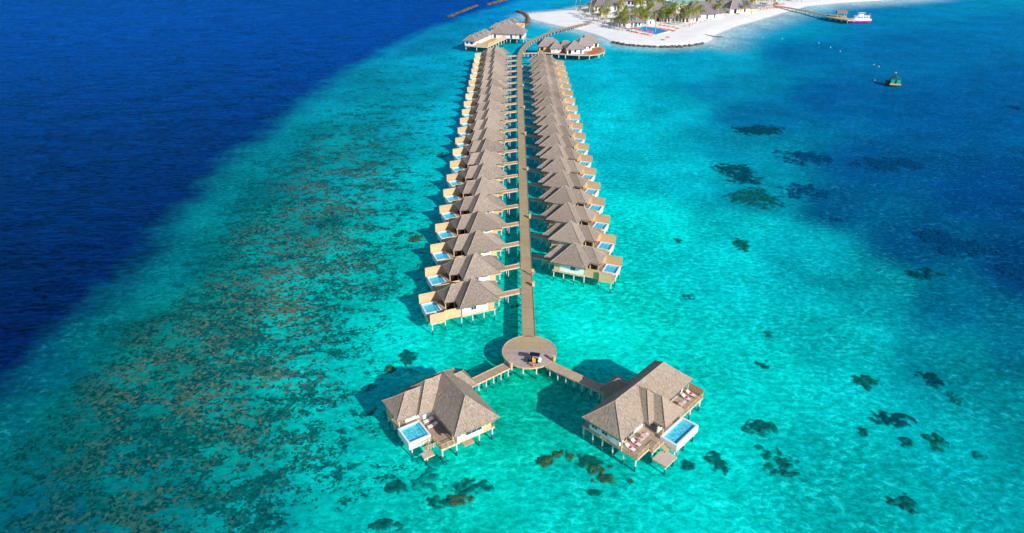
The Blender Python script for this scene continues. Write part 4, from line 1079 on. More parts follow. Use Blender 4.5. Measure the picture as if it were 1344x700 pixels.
mb = MB(); mb.prism([(43, 399), (46.5, 398.2), (50, 401), (52.3, 406), (53, 414), (51, 424), (47.5, 413)], 2.604, 2.65); o = mb.build('terrace_matting', M['terracotta']); tag(o, 'rust red terrace flooring on the restaurant deck', 'flooring')
walkway('restaurant_footbridge', (5.9, 402.6), (15.0, 403.3), 1.7, 'footbridge from the jetty to the overwater restaurant', 4)
M['parasol'] = plain('orange_canvas', (238, 104, 62), .8, .1, .15); M['parasol_tan'] = plain('tan_canvas', (206, 150, 112), .8, .1, .15)
def parasol(mat, rad=1.6):
    r = empty('beach_parasol')
    MB().tube((0, 0, 0), (0, 0, 2.5), .05, .04, 6).build('pole', M['white'], r)
    c = MB(); top = c.p(0, 0, 2.75); n = 8; ring = [c.p(rad * cos(2 * pi * k / n), rad * sin(2 * pi * k / n), 2.15) for k in range(n)]
    for k in range(n): c.face((top, ring[k], ring[(k + 1) % n]))
    c.build('canopy', M[mat], r); return r
P0 = parasol('parasol', 1.7); K = kids_of(); first = True
def place_parasol(x, y, z, label, group):
    global first
    o = P0 if first else copy_tree(P0, K); first = False
    o.location = (x, y, z); tag(o, label, 'parasol', group)
BZ = .75
rows = [('far side of the beach pool', [(102.6, 491.6), (105.1, 489.0), (107.4, 486.3), (110.2, 483.6), (111.6, 478.4)]),
        ('near side of the beach pool', [(81.6, 480.2), (83.2, 477.9), (84.8, 475.5), (86.4, 473.1), (90.0, 468.4), (92.0, 465.9)])]
words = ['first', 'second', 'third', 'fourth', 'fifth', 'sixth', 'seventh', 'eighth']
for nm_, L_ in rows:
    for k, (x, y) in enumerate(L_): place_parasol(x, y, BZ, f'orange parasol on the {nm_}, {words[k]} from the left', 'orange parasols round the beach pool')
for k in range(8):
    place_parasol(199 + k * 3.3, 577.5 + k * 1.75, BZ, f'orange parasol by the second pool on the far beach, {words[k]} from the left', 'orange parasols on the far beach')
place_parasol(99.0, 447.8, .6, 'single red orange parasol standing alone on the sand behind the rock wall', 'lone parasols')

# sunbeds by the pools
def sunbed():
    r = empty('beach_sunbed'); MB().box(-1, .3, -.35, .35, .25, .4).build('mattress', M['parasol'], r)
    b = MB(); i = [b.p(x, y, z) for x, z in ((.31, .25), (1.0, .62), (.95, .76), (.31, .4)) for y in (-.35, .35)]
    for f in ((0, 1, 3, 2), (2, 3, 5, 4), (4, 5, 7, 6), (0, 6, 7, 1), (0, 2, 4, 6), (1, 7, 5, 3)): b.face([i[q] for q in f])
    b.build('backrest', M['parasol'], r)
    for x in (-.9, .2):
        for y in (-.3, .3): MB().box(x - .04, x + .04, y - .04, y + .04, 0, .25).build('leg', M['white'], r)
    return r
SB0 = sunbed(); K = kids_of(); sb_first = True
def place_bed(x, y, z, rz, label, group):
    global sb_first
    o = SB0 if sb_first else copy_tree(SB0, K); sb_first = False
    o.location = (x, y, z); o.rotation_euler = (0, 0, rz); tag(o, label, 'sunbed', group)
for k in range(8):
    place_bed(102.2 + k * 1.15, 487.6 - k * 1.15, BZ, R(50), f'orange sunbed on the far side of the beach pool, {words[k]} from the left', 'orange sunbeds round the beach pool')
for k in range(8):
    place_bed(81.2 + k * 1.45, 476.4 - k * 2.0, BZ, R(40), f'orange sunbed on the near side of the beach pool, {words[k]} from the left', 'orange sunbeds round the beach pool')
for k in range(8):
    place_bed(199 + k * 3.3, 574 + k * 1.75, BZ, R(60), f'orange sunbed on the far beach by the second pool, {words[k]} from the left', 'orange sunbeds on the far beach')
for k in range(9):
    place_bed(121 + k * 5.2, 498 + k * 6.0 + ru(-1, 1), .7, R(20 + 20 * rnd()), 'orange brown sunbed standing in the loose line on the sand before the beach huts', 'sunbeds along the beach')

def ground_pool(name, poly, z, label, mat='pool_blue'):
    c = np.mean(np.array(poly), 0); P = [((x - c[0]), (y - c[1])) for x, y in poly]; r = empty(name, (c[0], c[1], 0))
    MB().prism([(x * 1.12, y * 1.12) for x, y in P], z - .35, z).build('coping', M['rim'], r)
    MB().prism(P, z - .3, z + .04).build('pool_water', M[mat], r); tag(r, label, 'swimming pool'); return r
ground_pool('swimming_pool', [(84.5, 486.5), (93.5, 497.5), (98.5, 492.5), (106.6, 480.6), (95.6, 467.8), (89.6, 477.6)], 1.02, 'bright blue angular swimming pool on the beach beside the orange parasols')
ground_pool('wading_pool', [(79.2, 487), (84.2, 493.5), (90, 501.5), (93.2, 498.2), (84.2, 486.8), (81, 484.5)], 1.0, 'pale shallow pool left of the bright blue pool', 'pool_step')
ground_pool('swimming_pool', [(196, 588), (204, 601), (216, 603), (205, 586)], 1.02, 'pale blue pool behind the far beach parasols', 'pool_step')

# ------------------------------------------------------------------ island buildings
G0 = .6
isl_h = [(74, 569, 27, 15, 5.6, 10.5, R(18), 13, 'thatch_dark', 'long thatched beach house with white walls at the left tip of the island'),
         (70.5, 546.5, 9, 8, 4.6, 7.4, R(6), .5, 'thatch_dark', 'small white thatched cottage in front of the long beach house'),
         (82.0, 503, 19, 15, 4.2, 10.2, R(4), 1.0, 'thatch_dark', 'thatched pool bar with tall roof beside the beach pool'),
         (107.5, 530, 21, 17, 4.6, 12.0, R(-4), 3.0, 'thatch_dark', 'tall thatched hall left of the teal roofed building'),
         (116.5, 520, 11, 11, 4.2, 9.0, R(0), .2, 'thatch_dark', 'thatched cone roof right below the tall thatched hall'),
         (139.5, 537, 25, 19, 4.6, 12.5, R(8), 9, 'thatch_dark', 'widest thatched restaurant roof on the beach in front of the teal roof'),
         (151.5, 552, 17, 15, 5.0, 13.0, R(10), 1.0, 'thatch_dark', 'pointed thatched roof at the right end of the teal roofed building'),
         (126.5, 520, 11, 10, 4.0, 8.4, R(5), 1.0, 'thatch_dark', 'small thatched beach hut behind the palms'),
         (133.0, 521.5, 8.5, 8, 4.0, 7.4, R(5), .3, 'thatch_dark', 'small cone roofed hut at the foot of the widest thatched roof'),
         (155.0, 541.5, 10, 9, 4.0, 8.0, R(12), 2.0, 'thatch_dark', 'small thatched lean-to right of the widest roof'),
         (178.5, 563.5, 24, 15, 4.6, 10.2, R(12), 12, 'thatch_dark', 'dark thatched beach restaurant right of the leaning palms'),
         (167.0, 571, 14, 12, 4.6, 9.0, R(12), 4, 'thatch_dark', 'thatched hut half hidden behind the dark beach restaurant'),
         (96, 601, 14, 11, 4.6, 7.8, R(-8), 4, 'thatch_dark', 'grey roofed staff house at the back left of the island'),
         (114, 606, 15, 11, 4.6, 7.8, R(5), 4, 'thatch_dark', 'grey roofed staff house at the back centre of the island'),
         (134, 616, 15, 11, 4.6, 7.8, R(8), 4, 'thatch_dark', 'grey roofed staff house behind the teal roof'),
         (200, 618, 18, 11, 4.6, 7.8, R(8), 6, 'thatch_dark', 'grey roofed house behind the second pool'),
         (84, 627, 14, 11, 4.6, 8.0, R(8), 4, 'thatch_dark', 'grey roofed house on the back shore of the island')]
for x, y, lx, ly, ze, zp, an, rl, mt, lb_ in isl_h:
    h = hut(None, x, y, lx, ly, G0, ze, zp, an, rl, nm='thatched_house', mat=mt, ov=1.3, step=2.0, win=True); tag(h, lb_, 'house', 'thatched houses on the island')
M['teal_roof'] = plain('teal_metal_roof', (150, 200, 190), .4, .4, .08, .3); M['blue_wall'] = plain('blue_cloth', (20, 90, 190), .6, .2)
tb = empty('teal_roofed_building', (143, 572, 0), R(27))
MB().box(-23, 23, -8.5, 8.5, .4, 7.6).build('wall', M['white'], tb)
rfm = MB(); q = [rfm.p(*a) for a in ((-24, -9.3, 7.7), (24, -9.3, 7.7), (24, 9.3, 7.7), (-24, 9.3, 7.7), (-24, 0, 9.3), (24, 0, 9.3))]
for f in ((q[0], q[1], q[5], q[4]), (q[2], q[3], q[4], q[5]), (q[0], q[4], q[3]), (q[1], q[2], q[5]), (q[0], q[3], q[2], q[1])): rfm.face(f)
rfm.build('roof', M['teal_roof'], tb)
for k in range(7): MB().box(-19 + k * 6, -17 + k * 6, -8.56, -8.5, 4.6, 6.2).build('window', M['glass'], tb)
tag(tb, 'long white building with pale teal metal roof behind the beach huts', 'building')
for k, (x, y, lx, ly, hh, lb_) in enumerate(((62.6, 562.5, 3.4, 2.6, 2.6, 'bright blue shed at the left end of the long beach house'), (99, 512, 5.5, 4.5, 3.2, 'little white flat roofed kiosk between the pool bar and the tall hall'),
                               (93, 541, 9, 6, 3.6, 'white flat roofed cottage inland behind the pool bar'), (88, 586, 10, 7, 4.2, 'white flat roofed house inland right of the long beach house'),
                               (104, 583, 9, 7, 4.2, 'white flat roofed house at the island centre'), (121, 592, 11, 8, 4.4, 'white flat roofed house left behind the teal roof'))):
    r = empty('flat_roofed_house', (x, y, 0), R(8)); MB().box(-lx / 2, lx / 2, -ly / 2, ly / 2, .4, hh).build('wall', M['blue_wall' if k == 0 else 'white'], r)
    MB().box(-lx / 2 - .3, lx / 2 + .3, -ly / 2 - .3, ly / 2 + .3, hh + .003, hh + .25).build('roof', M['blue_wall' if k == 0 else 'frame'], r)
    MB().box(-.6, .6, -ly / 2 - .04, -ly / 2 + .02, .6, 2.7).build('door', M['glass'], r); tag(r, lb_, 'house')

# ------------------------------------------------------------------ palms
def leaf_mat(name, a, b, c_):
    t = NT(name); oi = t.n('ObjectInfo'); g = t.n('NewGeometry'); f = t.noise(g.outputs['Position'], .7, 3, .7)
    c = t.mix(t.ramp(f, .35, .65), lin(a), lin(b)); c = t.mix(t.math('MULTIPLY', oi.outputs['Random'], .55), c, lin(c_))
    return t.bsdf(c, .55, .3)
M['frond'] = leaf_mat('palm_frond', (56, 96, 26), (116, 148, 38), (172, 164, 58)); M['trunk'] = plain('palm_trunk', (188, 172, 152), .9, .1, .25, 3)
M['dry'] = plain('dry_frond', (176, 138, 74), .9, .1, .3, 2); M['shrub'] = leaf_mat('shrub_leaf', (62, 92, 34), (120, 138, 56), (150, 146, 70))
def palm(h, lean, seed, spread=1.0):
    rs = random.Random(seed); r = empty('coconut_palm'); la = rs.uniform(0, 6.28)
    tr = MB(); prev = np.array((0, 0, -.5)); N = 8; pr = .28
    for k in range(1, N + 1):
        t = k / N; q = np.array((cos(la) * lean * t ** 1.6, sin(la) * lean * t ** 1.6, h * t)); rr = .28 - .13 * t
        tr.tube(prev, q, pr, rr, 7, k == N); prev, pr = q, rr
    tr.build('trunk', M['trunk'], r, smooth=True)
    top = prev; cr = MB(); dr = MB()
    for k in range(17):
        az = 2.4 * k + rs.uniform(-.2, .2); el = rs.uniform(-.25, 1.1) if k < 13 else rs.uniform(-.9, -.4); L = rs.uniform(3.6, 4.8) * spread
        mb = cr if k < 14 else dr
        pts = []; p = np.array(top, float); n = 7; e = el
        for i in range(n + 1):
            pts.append(p.copy()); p = p + np.array((cos(az) * cos(e), sin(az) * cos(e), sin(e))) * L / n; e -= (.26 if k < 13 else .12)
        side = np.array((-sin(az), cos(az), 0))
        for i in range(n):
            w0 = .95 * spread * (1 - (i / n)) ** .5 * (.5 + .5 * min(1, i / 1.5)); a = pts[i]; b = pts[i + 1]
            for s_ in (-1, 1):
                for j in range(2):
                    c0 = a + (b - a) * (j / 2); c1 = a + (b - a) * (j / 2 + .34); tip = c0 + (b - a) * .8 + side * s_ * w0 * rs.uniform(.8, 1.15) + np.array((0, 0, -.42 * w0 * rs.uniform(.6, 1.4)))
                    mb.face((mb.p(*c0), mb.p(*c1), mb.p(*tip)))
    cr.build('crown', M['frond'], r, recalc=False); dr.build('dry_fronds', M['dry'], r, recalc=False)
    return r
protos = [palm(9, 1.5, 1), palm(12, 3.2, 2, 1.05), palm(7, .8, 3, .95), palm(14, 4.5, 4, 1.1), palm(5.0, .4, 5, .85)]
K = kids_of(); pu = [False] * 5
def inside(x, y, m=5): return float(poly_sd(np.array([x * 1.0]), np.array([y * 1.0]), SHORE, True)[0]) > m
def place_palm(k, x, y, rz, s_, label, group):
    o = copy_tree(protos[k], K) if pu[k] else protos[k]; pu[k] = True
    o.location = (x, y, BZ - .05); o.rotation_euler = (0, 0, rz); o.scale = (s_,) * 3; tag(o, label, 'palm tree', group)
tall = [(754, 13), (759.5, 14), (905, 28), (911, 27), (929, 22), (938, 18), (946, 16), (952, 15), (960, 12), (829, 42), (848, 41), (860, 43), (891, 33), (888, 29)]
tl = ['tall slender palm at the left tip of the beach', 'second tall palm at the left tip of the beach', 'tall palm before the small beach hut', 'tall palm right of the small beach hut',
      'tall palm before the widest thatched roof', 'leaning palm at the right corner of the widest roof', 'leaning palm left of the dark beach restaurant', 'second leaning palm left of the dark beach restaurant', 'palm at the corner of the dark beach restaurant',
      'thin palm before the near parasols', 'palm on the near edge of the beach pool', 'palm at the near corner of the beach pool', 'thin palm right of the beach pool', 'palm behind the far side parasols']
for (px, py), lb_ in zip(tall, tl):
    x, y = un(px, py, .7); place_palm(3 if rnd() < .6 else 1, x, y, ru(0, 6.28), ru(.85, 1.0), lb_, 'single palms on the island')
front = [(763, 20), (769, 25), (773, 24), (778, 27), (783, 31), (789, 33), (794, 30), (801, 35), (806, 37), (813, 39), (818, 41), (820, 36), (826, 34), (835, 35), (845, 34), (851, 34), (871, 30), (878, 30), (883, 31), (893, 30), (898, 31), (921, 25), (924, 23), (935, 24), (941, 24), (907, 36), (866, 32), (874, 27), (903, 30), (915, 27)]
for px, py in front + [(q[0] + ru(-4, 4), q[1] - ru(1, 4)) for q in front[9:]]:
    x, y = un(px, py, .7)
    place_palm(random.choice([2, 4, 0, 0, 2]), x + ru(-1, 1), y + ru(-2, 2), ru(0, 6.28), ru(.95, 1.25), 'coconut palm in the beach front planting of the island', 'palms along the beach front')
cnt = 0; tries = 0; blds = [(a[0], a[1], max(a[2], a[3]) * .52) for a in isl_h] + [(143 + t, 572 + t * .5, 10) for t in (-20, -10, 0, 10, 20)]
back = []
while cnt < 190 and tries < 20000:
    tries += 1
    x, y = ru(60, 330), ru(510, 680)
    if not inside(x, y, 14) or y < 505 + (x - 80) * .35: continue
    if any(hypot(x - a, y - b) < c_ * .8 for a, b, c_ in blds): continue
    if any(hypot(x - a, y - b) < 3.6 for a, b in back): continue
    back.append((x, y)); cnt += 1
    place_palm(random.choice([0, 0, 1, 2, 2, 4]), x, y, ru(0, 6.28), ru(.95, 1.35), 'coconut palm among the houses inland on the island', 'palms among the island houses')
def shrub(seed):
    rs = random.Random(seed); mb = MB()
    for k in range(150):
        th = rs.uniform(0, 6.28); ph = math.acos(rs.uniform(0, 1)); rr = rs.uniform(.6, 1.05); x, y, z_ = rr * 1.5 * sin(ph) * cos(th), rr * 1.5 * sin(ph) * sin(th), rr * 1.2 * cos(ph)
        d = [rs.uniform(-.3, .3) for _ in range(9)]
        mb.face((mb.p(x + d[0], y + d[1], z_ + d[2]), mb.p(x + d[3], y + d[4], z_ + d[5]), mb.p(x + d[6], y + d[7], z_ + abs(d[8]))))
    return mb.build('shrub', M['shrub'], None, recalc=False)
sh = [shrub(1), shrub(2)]; su = [False, False]
cnt = 0
while cnt < 90:
    x, y = ru(62, 300), ru(500, 660)
    if not inside(x, y, 18) or y < 515 + (x - 80) * .35: continue
    if any(hypot(x - a, y - b) < c_ * .9 for a, b, c_ in blds): continue
    k = cnt % 2; o = sh[k].copy() if su[k] else sh[k]
    if su[k]: COL.objects.link(o)
    su[k] = True; o.location = (x, y, BZ - .1); s_ = ru(.8, 1.8); o.scale = (s_, s_, s_ * ru(.7, 1.1)); o.rotation_euler = (0, 0, ru(0, 6))
    tag(o, 'low green shrub growing between the island houses', 'shrub', 'shrubs on the island'); cnt += 1

# ------------------------------------------------------------------ rock walls
M['rock'] = plain('dark_rock', (104, 98, 92), .9, .1, .45, .8); M['rock_light'] = plain('pale_rock', (120, 108, 98), .9, .1, .4, .8)
def rock_wall(path, width, height, label, mat='rock', dens=1.0):
    p0 = path[0]; r = MB(); rs = random.Random(len(label))
    for a, b in zip(path[:-1], path[1:]):
        L = hypot(b[0] - a[0], b[1] - a[1]); n = int(L * 1.5 * dens); ux, uy = (b[0] - a[0]) / L, (b[1] - a[1]) / L
        for k in range(n):
            t = rs.uniform(0, L); o = rs.uniform(-1, 1); x = a[0] + ux * t - uy * o * width / 2 - p0[0]; y = a[1] + uy * t + ux * o * width / 2 - p0[1]
            s_ = rs.uniform(.45, .95); zc = height * (1 - abs(o)) * rs.uniform(.5, 1) - .1; c_ = [(sx, sy, sz) for sz in (-1, 1) for sx, sy in ((-1, -1), (1, -1), (1, 1), (-1, 1))]
            th = rs.uniform(0, 3); i = []
            for sx, sy, sz in c_:
                dx, dy = sx * s_ * rs.uniform(.6, 1), sy * s_ * rs.uniform(.6, 1)
                i.append(r.p(x + dx * cos(th) - dy * sin(th), y + dx * sin(th) + dy * cos(th), zc + sz * s_ * rs.uniform(.5, .8)))
            for q in ((3, 2, 1, 0), (4, 5, 6, 7), (0, 1, 5, 4), (1, 2, 6, 5), (2, 3, 7, 6), (3, 0, 4, 7)): r.face([i[k_] for k_ in q])
        r.bar((a[0] - p0[0], a[1] - p0[1], height * .4), (b[0] - p0[0], b[1] - p0[1], height * .4), width * .6, height * .4 + 1)
    o = r.build('rock_breakwater', M[mat], None, recalc=False); o.location = (p0[0], p0[1], 0); tag(o, label, 'breakwater')
rock_wall([(63.6, 446), (68, 441), (75, 436.2), (84, 432.6), (93, 431), (103, 431.6), (112, 435.5), (120, 441.5)], 1.8, .75, 'curved rock wall along the near tip of the sandy beach')
rock_wall([(4.3, 575.7), (9.5, 560.4), (11.8, 545), (12.4, 528), (10.8, 512), (9.6, 502)], 2.6, 1.2, 'curved rock groyne at the left end of the beach', 'rock_light')
rock_wall([(-49, 546), (-42, 565), (-35.5, 585), (-29.5, 603)], 2.2, .7, 'dark rock breakwater out in the open water, nearer one')
rock_wall([(-20.6, 608.7), (-12.5, 625), (-4.7, 640.5), (4, 658)], 2.2, .7, 'rock breakwater farther out at the top edge', 'rock_light')
pm = MB(); pp = [un(px, py, .15) for px, py in ((910, 43.5), (925, 46), (937, 48.5), (949, 49))]
p0 = pp[0]
for a, b in zip(pp[:-1], pp[1:]): pm.tube((a[0] - p0[0], a[1] - p0[1], 0), (b[0] - p0[0], b[1] - p0[1], -.05), .3, .3, 6)
o = pm.build('beach_pipe', M['rock']); o.location = (p0[0], p0[1], .35); tag(o, 'thin dark pipe running from the sand into the water', 'pipe')

# ------------------------------------------------------------------ arrival jetty, shelter, boat
aj = empty('arrival_jetty', (215, 588, 0)); mb = MB(); pth = [(0, 0), (6, -8), (16, -28), (24, -50)]
ribbon(pth, 3.2, 1.6, 1.9, mb); mb.build('deck', M['deck'], aj)
for a, b in zip(pth[:-1], pth[1:]):
    L = hypot(b[0] - a[0], b[1] - a[1]); n = int(L / 4)
    for i in range(n):
        q = (a[0] + (b[0] - a[0]) * i / n, a[1] + (b[1] - a[1]) * i / n); mb = MB()
        for s_ in (-1.2, 1.2): mb.tube((q[0] + s_, q[1], -1.3), (q[0] + s_, q[1], 1.6), .2, .2, 6)
        mb.build('pile_bent', M['post'], aj)
e = MB()
for s_ in (-1.6, 1.6):
    for a, b in zip(pth[:-1], pth[1:]): e.bar((a[0] + s_, a[1], 2.0), (b[0] + s_, b[1], 2.0), .14, .4)
e.build('edge_beam', M['beam'], aj); tag(aj, 'long narrow arrival jetty running out from the far beach', 'jetty')
deck_thing('landing_stage', [(235, 536), (239, 526), (244, 517.5), (249.5, 519), (250, 538), (241, 545)], 1.9, 'timber landing stage at the end of the arrival jetty', 'landing stage', 'deck_gold')
sl = empty('landing_shelter', (245.2, 532.5, 1.9), R(-8)); sl.scale = (.72, .72, .75)
for x in (-4.2, 4.2):
    for y in (-2.6, 2.6): MB().box(x - .14, x + .14, y - .14, y + .14, 0, 3.6).build('post', M['white'], sl)
rf = MB(); q = [rf.p(*a) for a in ((-5.2, -3.9, 3.5), (5.2, -3.9, 3.5), (5.2, 3.9, 3.5), (-5.2, 3.9, 3.5), (-5.2, 0, 6.4), (5.2, 0, 6.4), (-5.2, -3.9, 3.3), (5.2, -3.9, 3.3), (5.2, 3.9, 3.3), (-5.2, 3.9, 3.3))]
for f in ((0, 1, 5, 4), (2, 3, 4, 5), (0, 4, 3), (1, 2, 5), (6, 9, 8, 7), (0, 6, 7, 1), (2, 8, 9, 3)): rf.face([q[k] for k in f], [(0, 0)] * len(f))
rf.build('roof', M['thatch_grey'], sl)
MB().box(5.21, 5.3, -2.2, 2.2, 3.5, 4.3).build('gable_board', M['beam'], sl)
tag(sl, 'open shelter with dark pitched roof on white posts at the arrival landing', 'shelter')

M['pink'] = plain('pink_hull', (226, 60, 158), .35, .4, .05); M['boat_white'] = plain('boat_white', (236, 234, 238), .35, .4, .04)
bt = empty('motor_yacht', (256, 524.5, 0), R(183))
def hull(mb, L, B, z0, z1, flare=.85, n=10):
    lo, hi = [], []
    for k in range(n + 1):
        t = k / n; x = -L / 2 + L * t; w_ = B / 2 * (1 if t < .55 else math.cos((t - .55) / .45 * pi / 2) ** .7)
        lo.append((x * .97, w_ * flare)); hi.append((x, w_))
    P = [(x, -w_) for x, w_ in hi] + [(x, w_) for x, w_ in hi[::-1][1:]]; Q = [(x, -w_) for x, w_ in lo] + [(x, w_) for x, w_ in lo[::-1][1:]]
    b = [mb.p(x, y, z0) for x, y in Q]; t_ = [mb.p(x, y, z1 + .5 * max(0, (x / L + .1)) ** 2) for x, y in P]; m_ = len(P)
    for k in range(m_): j = (k + 1) % m_; mb.face((b[k], b[j], t_[j], t_[k]))
    mb.face(t_); mb.face(b[::-1])
hl = MB(); hull(hl, 15.5, 4.6, -.4, .75, .85); hl.build('hull', M['pink'], bt)
h2 = MB(); hull(h2, 15.7, 4.75, .753, 1.9, .98); h2.build('topsides', M['boat_white'], bt)
c = MB(); c.prism([(-6, -1.8), (2.6, -1.8), (4.4, -1.0), (4.4, 1.0), (2.6, 1.8), (-6, 1.8)], 1.95, 3.9); cb_ = c.build('cabin', M['boat_white'], bt)
for s_ in (-1, 1):
    for x in (-5, -2.9, -.8, 1.2): MB().box(x, x + 1.4, s_ * 1.8 - .03, s_ * 1.8 + .03, 2.7, 3.4).build('window', M['glass'], cb_)
MB().prism([(-6.8, -2.1), (3.2, -2.1), (4.6, -1.2), (4.6, 1.2), (3.2, 2.1), (-6.8, 2.1)], 3.903, 4.05).build('upper_deck', M['boat_white'], bt)
MB().prism([(-1.5, -1.4), (2.2, -1.4), (3.0, 0), (2.2, 1.4), (-1.5, 1.4)], 4.053, 5.2).build('flybridge', M['boat_white'], bt)
MB().prism([(-2.8, -1.6), (2.0, -1.6), (2.8, 0), (2.0, 1.6), (-2.8, 1.6)], 5.9, 6.05).build('hardtop', M['boat_white'], bt)
f = MB()
for x in (-2.5, 1.7):
    for y in (-1.4, 1.4): f.tube((x, y, 4.05), (x, y, 5.9), .05, .05, 6)
f.build('hardtop_post', M['boat_white'], bt)
MB().box(-6.9, -6.5, -.04, .04, 4.06, 5.6).build('flag', M['pink'], bt)
tag(bt, 'white motor yacht with bright pink hull moored at the arrival landing', 'boat')

# ------------------------------------------------------------------ floating teal hut and buoys
M['teal'] = plain('teal_panel', (20, 160, 150), .5, .3, .1, 1); M['teal_dark'] = plain('teal_roof', (26, 96, 108), .5, .3, .1, 1); M['float'] = plain('yellow_float', (214, 176, 86), .6, .2, .2, 1)
ft = empty('floating_hut', (191.2, 341, 0), R(-12))
MB().box(-2.6, 2.6, -2.3, 2.3, -.2, .45).build('raft', M['float'], ft)
MB().box(-2.2, 2.2, -1.9, 1.9, .453, 2.7).build('wall', M['teal'], ft)
MB().box(-.35, .35, -1.96, -1.9, .5, 2.4).build('doorway', M['black'], ft)
MB().box(-3.6, -2.65, -1.2, 1.6, -.1, 1.6).build('engine_box', M['black'], ft)
rf = MB(); q = [rf.p(*a) for a in ((-2.5, -2.2, 2.75), (2.5, -2.2, 2.75), (2.5, 2.2, 2.75), (-2.5, 2.2, 2.75), (0, -2.2, 3.7), (0, 2.2, 3.7))]
for f in ((0, 4, 5, 3), (1, 2, 5, 4), (0, 1, 4), (2, 3, 5), (0, 3, 2, 1)): rf.face([q[k] for k in f])
rf.build('roof', M['teal_dark'], ft)
MB().tube((0, 2.0, 3.5), (0, 2.0, 4.8), .06, .06, 6).build('mast', M['black'], ft); 
def ball(mb, c, r_, nu=10, nv=6):
    ids = [[mb.p(c[0] + r_ * sin(pi * j / nv) * cos(2 * pi * i / nu), c[1] + r_ * sin(pi * j / nv) * sin(2 * pi * i / nu), c[2] + r_ * cos(pi * j / nv)) for i in range(nu)] for j in range(nv + 1)]
    for j in range(nv):
        for i in range(nu): mb.face((ids[j][i], ids[j][(i + 1) % nu], ids[j + 1][(i + 1) % nu], ids[j + 1][i]))
b_ = MB(); ball(b_, (0, 2.0, 5.0), .4); b_.build('warning_light', M['yellow'], ft, smooth=True)
tag(ft, 'teal floating hut on a yellow raft anchored in the blue lagoon', 'floating hut')
M['buoy'] = plain('buoy_cream', (236, 226, 196), .5, .3, .05)
by = [(152.1, 462.3), (164.1, 460.7), (175.6, 457), (193.9, 443), (195.9, 430), (197, 418.6), (200.4, 382.5), (201, 377.8), (184.6, 347.5)]
for k, (x, y) in enumerate(by):
    mb = MB(); ball(mb, (0, 0, .12), .29); ball(mb, (0, 0, .45), .1)
    o = mb.build('marker_buoy', M['buoy'] if k < 8 else M['yellow'], None, smooth=True); o.location = (x, y, 0)
    tag(o, f"cream marker buoy, {['nearest the beach', 'second from the beach', 'third from the beach', 'fourth from the beach', 'fifth from the beach', 'sixth from the beach', 'first of the last pair from the beach', 'second of the last pair from the beach'][k]} in the line" if k < 8 else 'yellow marker buoy floating right behind the teal hut', 'buoy', 'marker buoys in the lagoon')

# ------------------------------------------------------------------ person walking on the curved jetty
M['skin'] = plain('skin', (150, 100, 74), .6, .3); M['coral_shirt'] = plain('pink_clothing', (232, 140, 140), .8, .1); M['hair'] = plain('dark_hair', (36, 26, 22), .7, .2)
def person(loc, rz, label):
    v = [(0, 0, .95), (0, 0, 1.2), (0, 0, 1.42), (0, 0, 1.53), (0, .01, 1.66), (.1, 0, .9), (.11, .1, .5), (.11, -.02, .08), (.11, .13, .04), (-.1, 0, .9), (-.11, -.08, .5), (-.11, -.22, .1), (-.11, -.08, .04),
         (.19, 0, 1.4), (.25, -.05, 1.13), (.25, .06, .88), (.25, .09, .80), (-.19, 0, 1.4), (-.25, .05, 1.13), (-.25, .17, .9), (-.25, .2, .82)]
    e = [(0, 1), (1, 2), (2, 3), (3, 4), (0, 5), (5, 6), (6, 7), (7, 8), (0, 9), (9, 10), (10, 11), (11, 12), (2, 13), (13, 14), (14, 15), (15, 16), (2, 17), (17, 18), (18, 19), (19, 20)]
    rad = [.15, .14, .14, .055, .105, .09, .06, .04, .035, .09, .06, .04, .035, .06, .045, .032, .03, .06, .045, .032, .03]
    me = bpy.data.meshes.new('person'); me.from_pydata(v, e, []); o = bpy.data.objects.new('person', me); COL.objects.link(o)
    sk = o.modifiers.new('skin', 'SKIN'); 
    for k, q in enumerate(me.skin_vertices[0].data if me.skin_vertices else []): q.radius = (rad[k], rad[k])
    return o
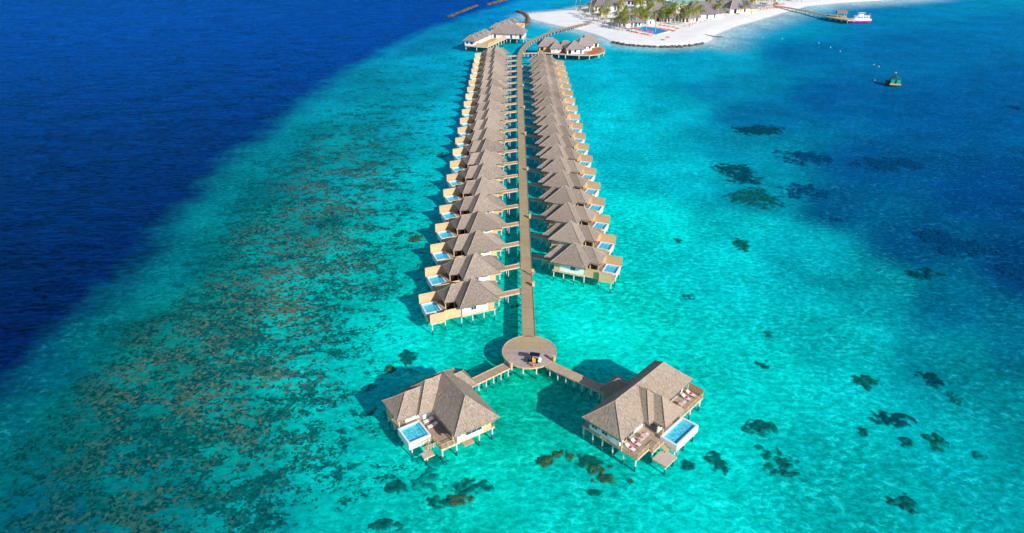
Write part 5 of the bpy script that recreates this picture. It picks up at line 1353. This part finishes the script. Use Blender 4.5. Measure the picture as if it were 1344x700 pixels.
def person_mesh(loc, rz, label):
    me = bpy.data.meshes.new('person_src'); bm = bmesh.new()
    sl_ = bm.verts.layers.skin.verify()
    v = [(0, 0, .95), (0, 0, 1.2), (0, 0, 1.42), (0, 0, 1.53), (0, .01, 1.66), (.1, 0, .9), (.11, .1, .5), (.11, -.02, .08), (.11, .13, .04), (-.1, 0, .9), (-.11, -.08, .5), (-.11, -.22, .1), (-.11, -.08, .04),
         (.19, 0, 1.4), (.25, -.05, 1.13), (.25, .06, .88), (.25, .09, .80), (-.19, 0, 1.4), (-.25, .05, 1.13), (-.25, .17, .9), (-.25, .2, .82)]
    e = [(0, 1), (1, 2), (2, 3), (3, 4), (0, 5), (5, 6), (6, 7), (7, 8), (0, 9), (9, 10), (10, 11), (11, 12), (2, 13), (13, 14), (14, 15), (15, 16), (2, 17), (17, 18), (18, 19), (19, 20)]
    rad = [.15, .14, .14, .055, .105, .09, .06, .04, .035, .09, .06, .04, .035, .06, .045, .032, .03, .06, .045, .032, .03]
    bv = [bm.verts.new(q) for q in v]
    for k, q in enumerate(bv):
        q[sl_].radius = (rad[k], rad[k])
        if k == 0: q[sl_].use_root = True
    for a, b in e: bm.edges.new((bv[a], bv[b]))
    bm.to_mesh(me); bm.free()
    o = bpy.data.objects.new('person', me); COL.objects.link(o)
    o.modifiers.new('skin', 'SKIN'); s = o.modifiers.new('sub', 'SUBSURF'); s.levels = 1; s.render_levels = 1
    o.location = loc; o.rotation_euler = (0, 0, rz)
    t = NT('pink_clothed_person'); tc = t.objco(); sp = t.n('SeparateXYZ'); t.t.links.new(tc, sp.inputs[0]); z_ = sp.outputs[2]
    c = t.mix(t.ramp(z_, 1.47, 1.49), lin((232, 140, 140)), lin((150, 100, 74))); c = t.mix(t.ramp(z_, .55, .57), lin((150, 100, 74)), c)
    c = t.mix(t.ramp(z_, 1.70, 1.72), c, lin((36, 26, 22))); t.bsdf(c, .7, .2)
    me.materials.append(t.m)
    tag(o, label, 'person')
person_mesh((26.7, 470.2, 2.2), R(-20), 'person in pink clothes walking on the curved part of the jetty')
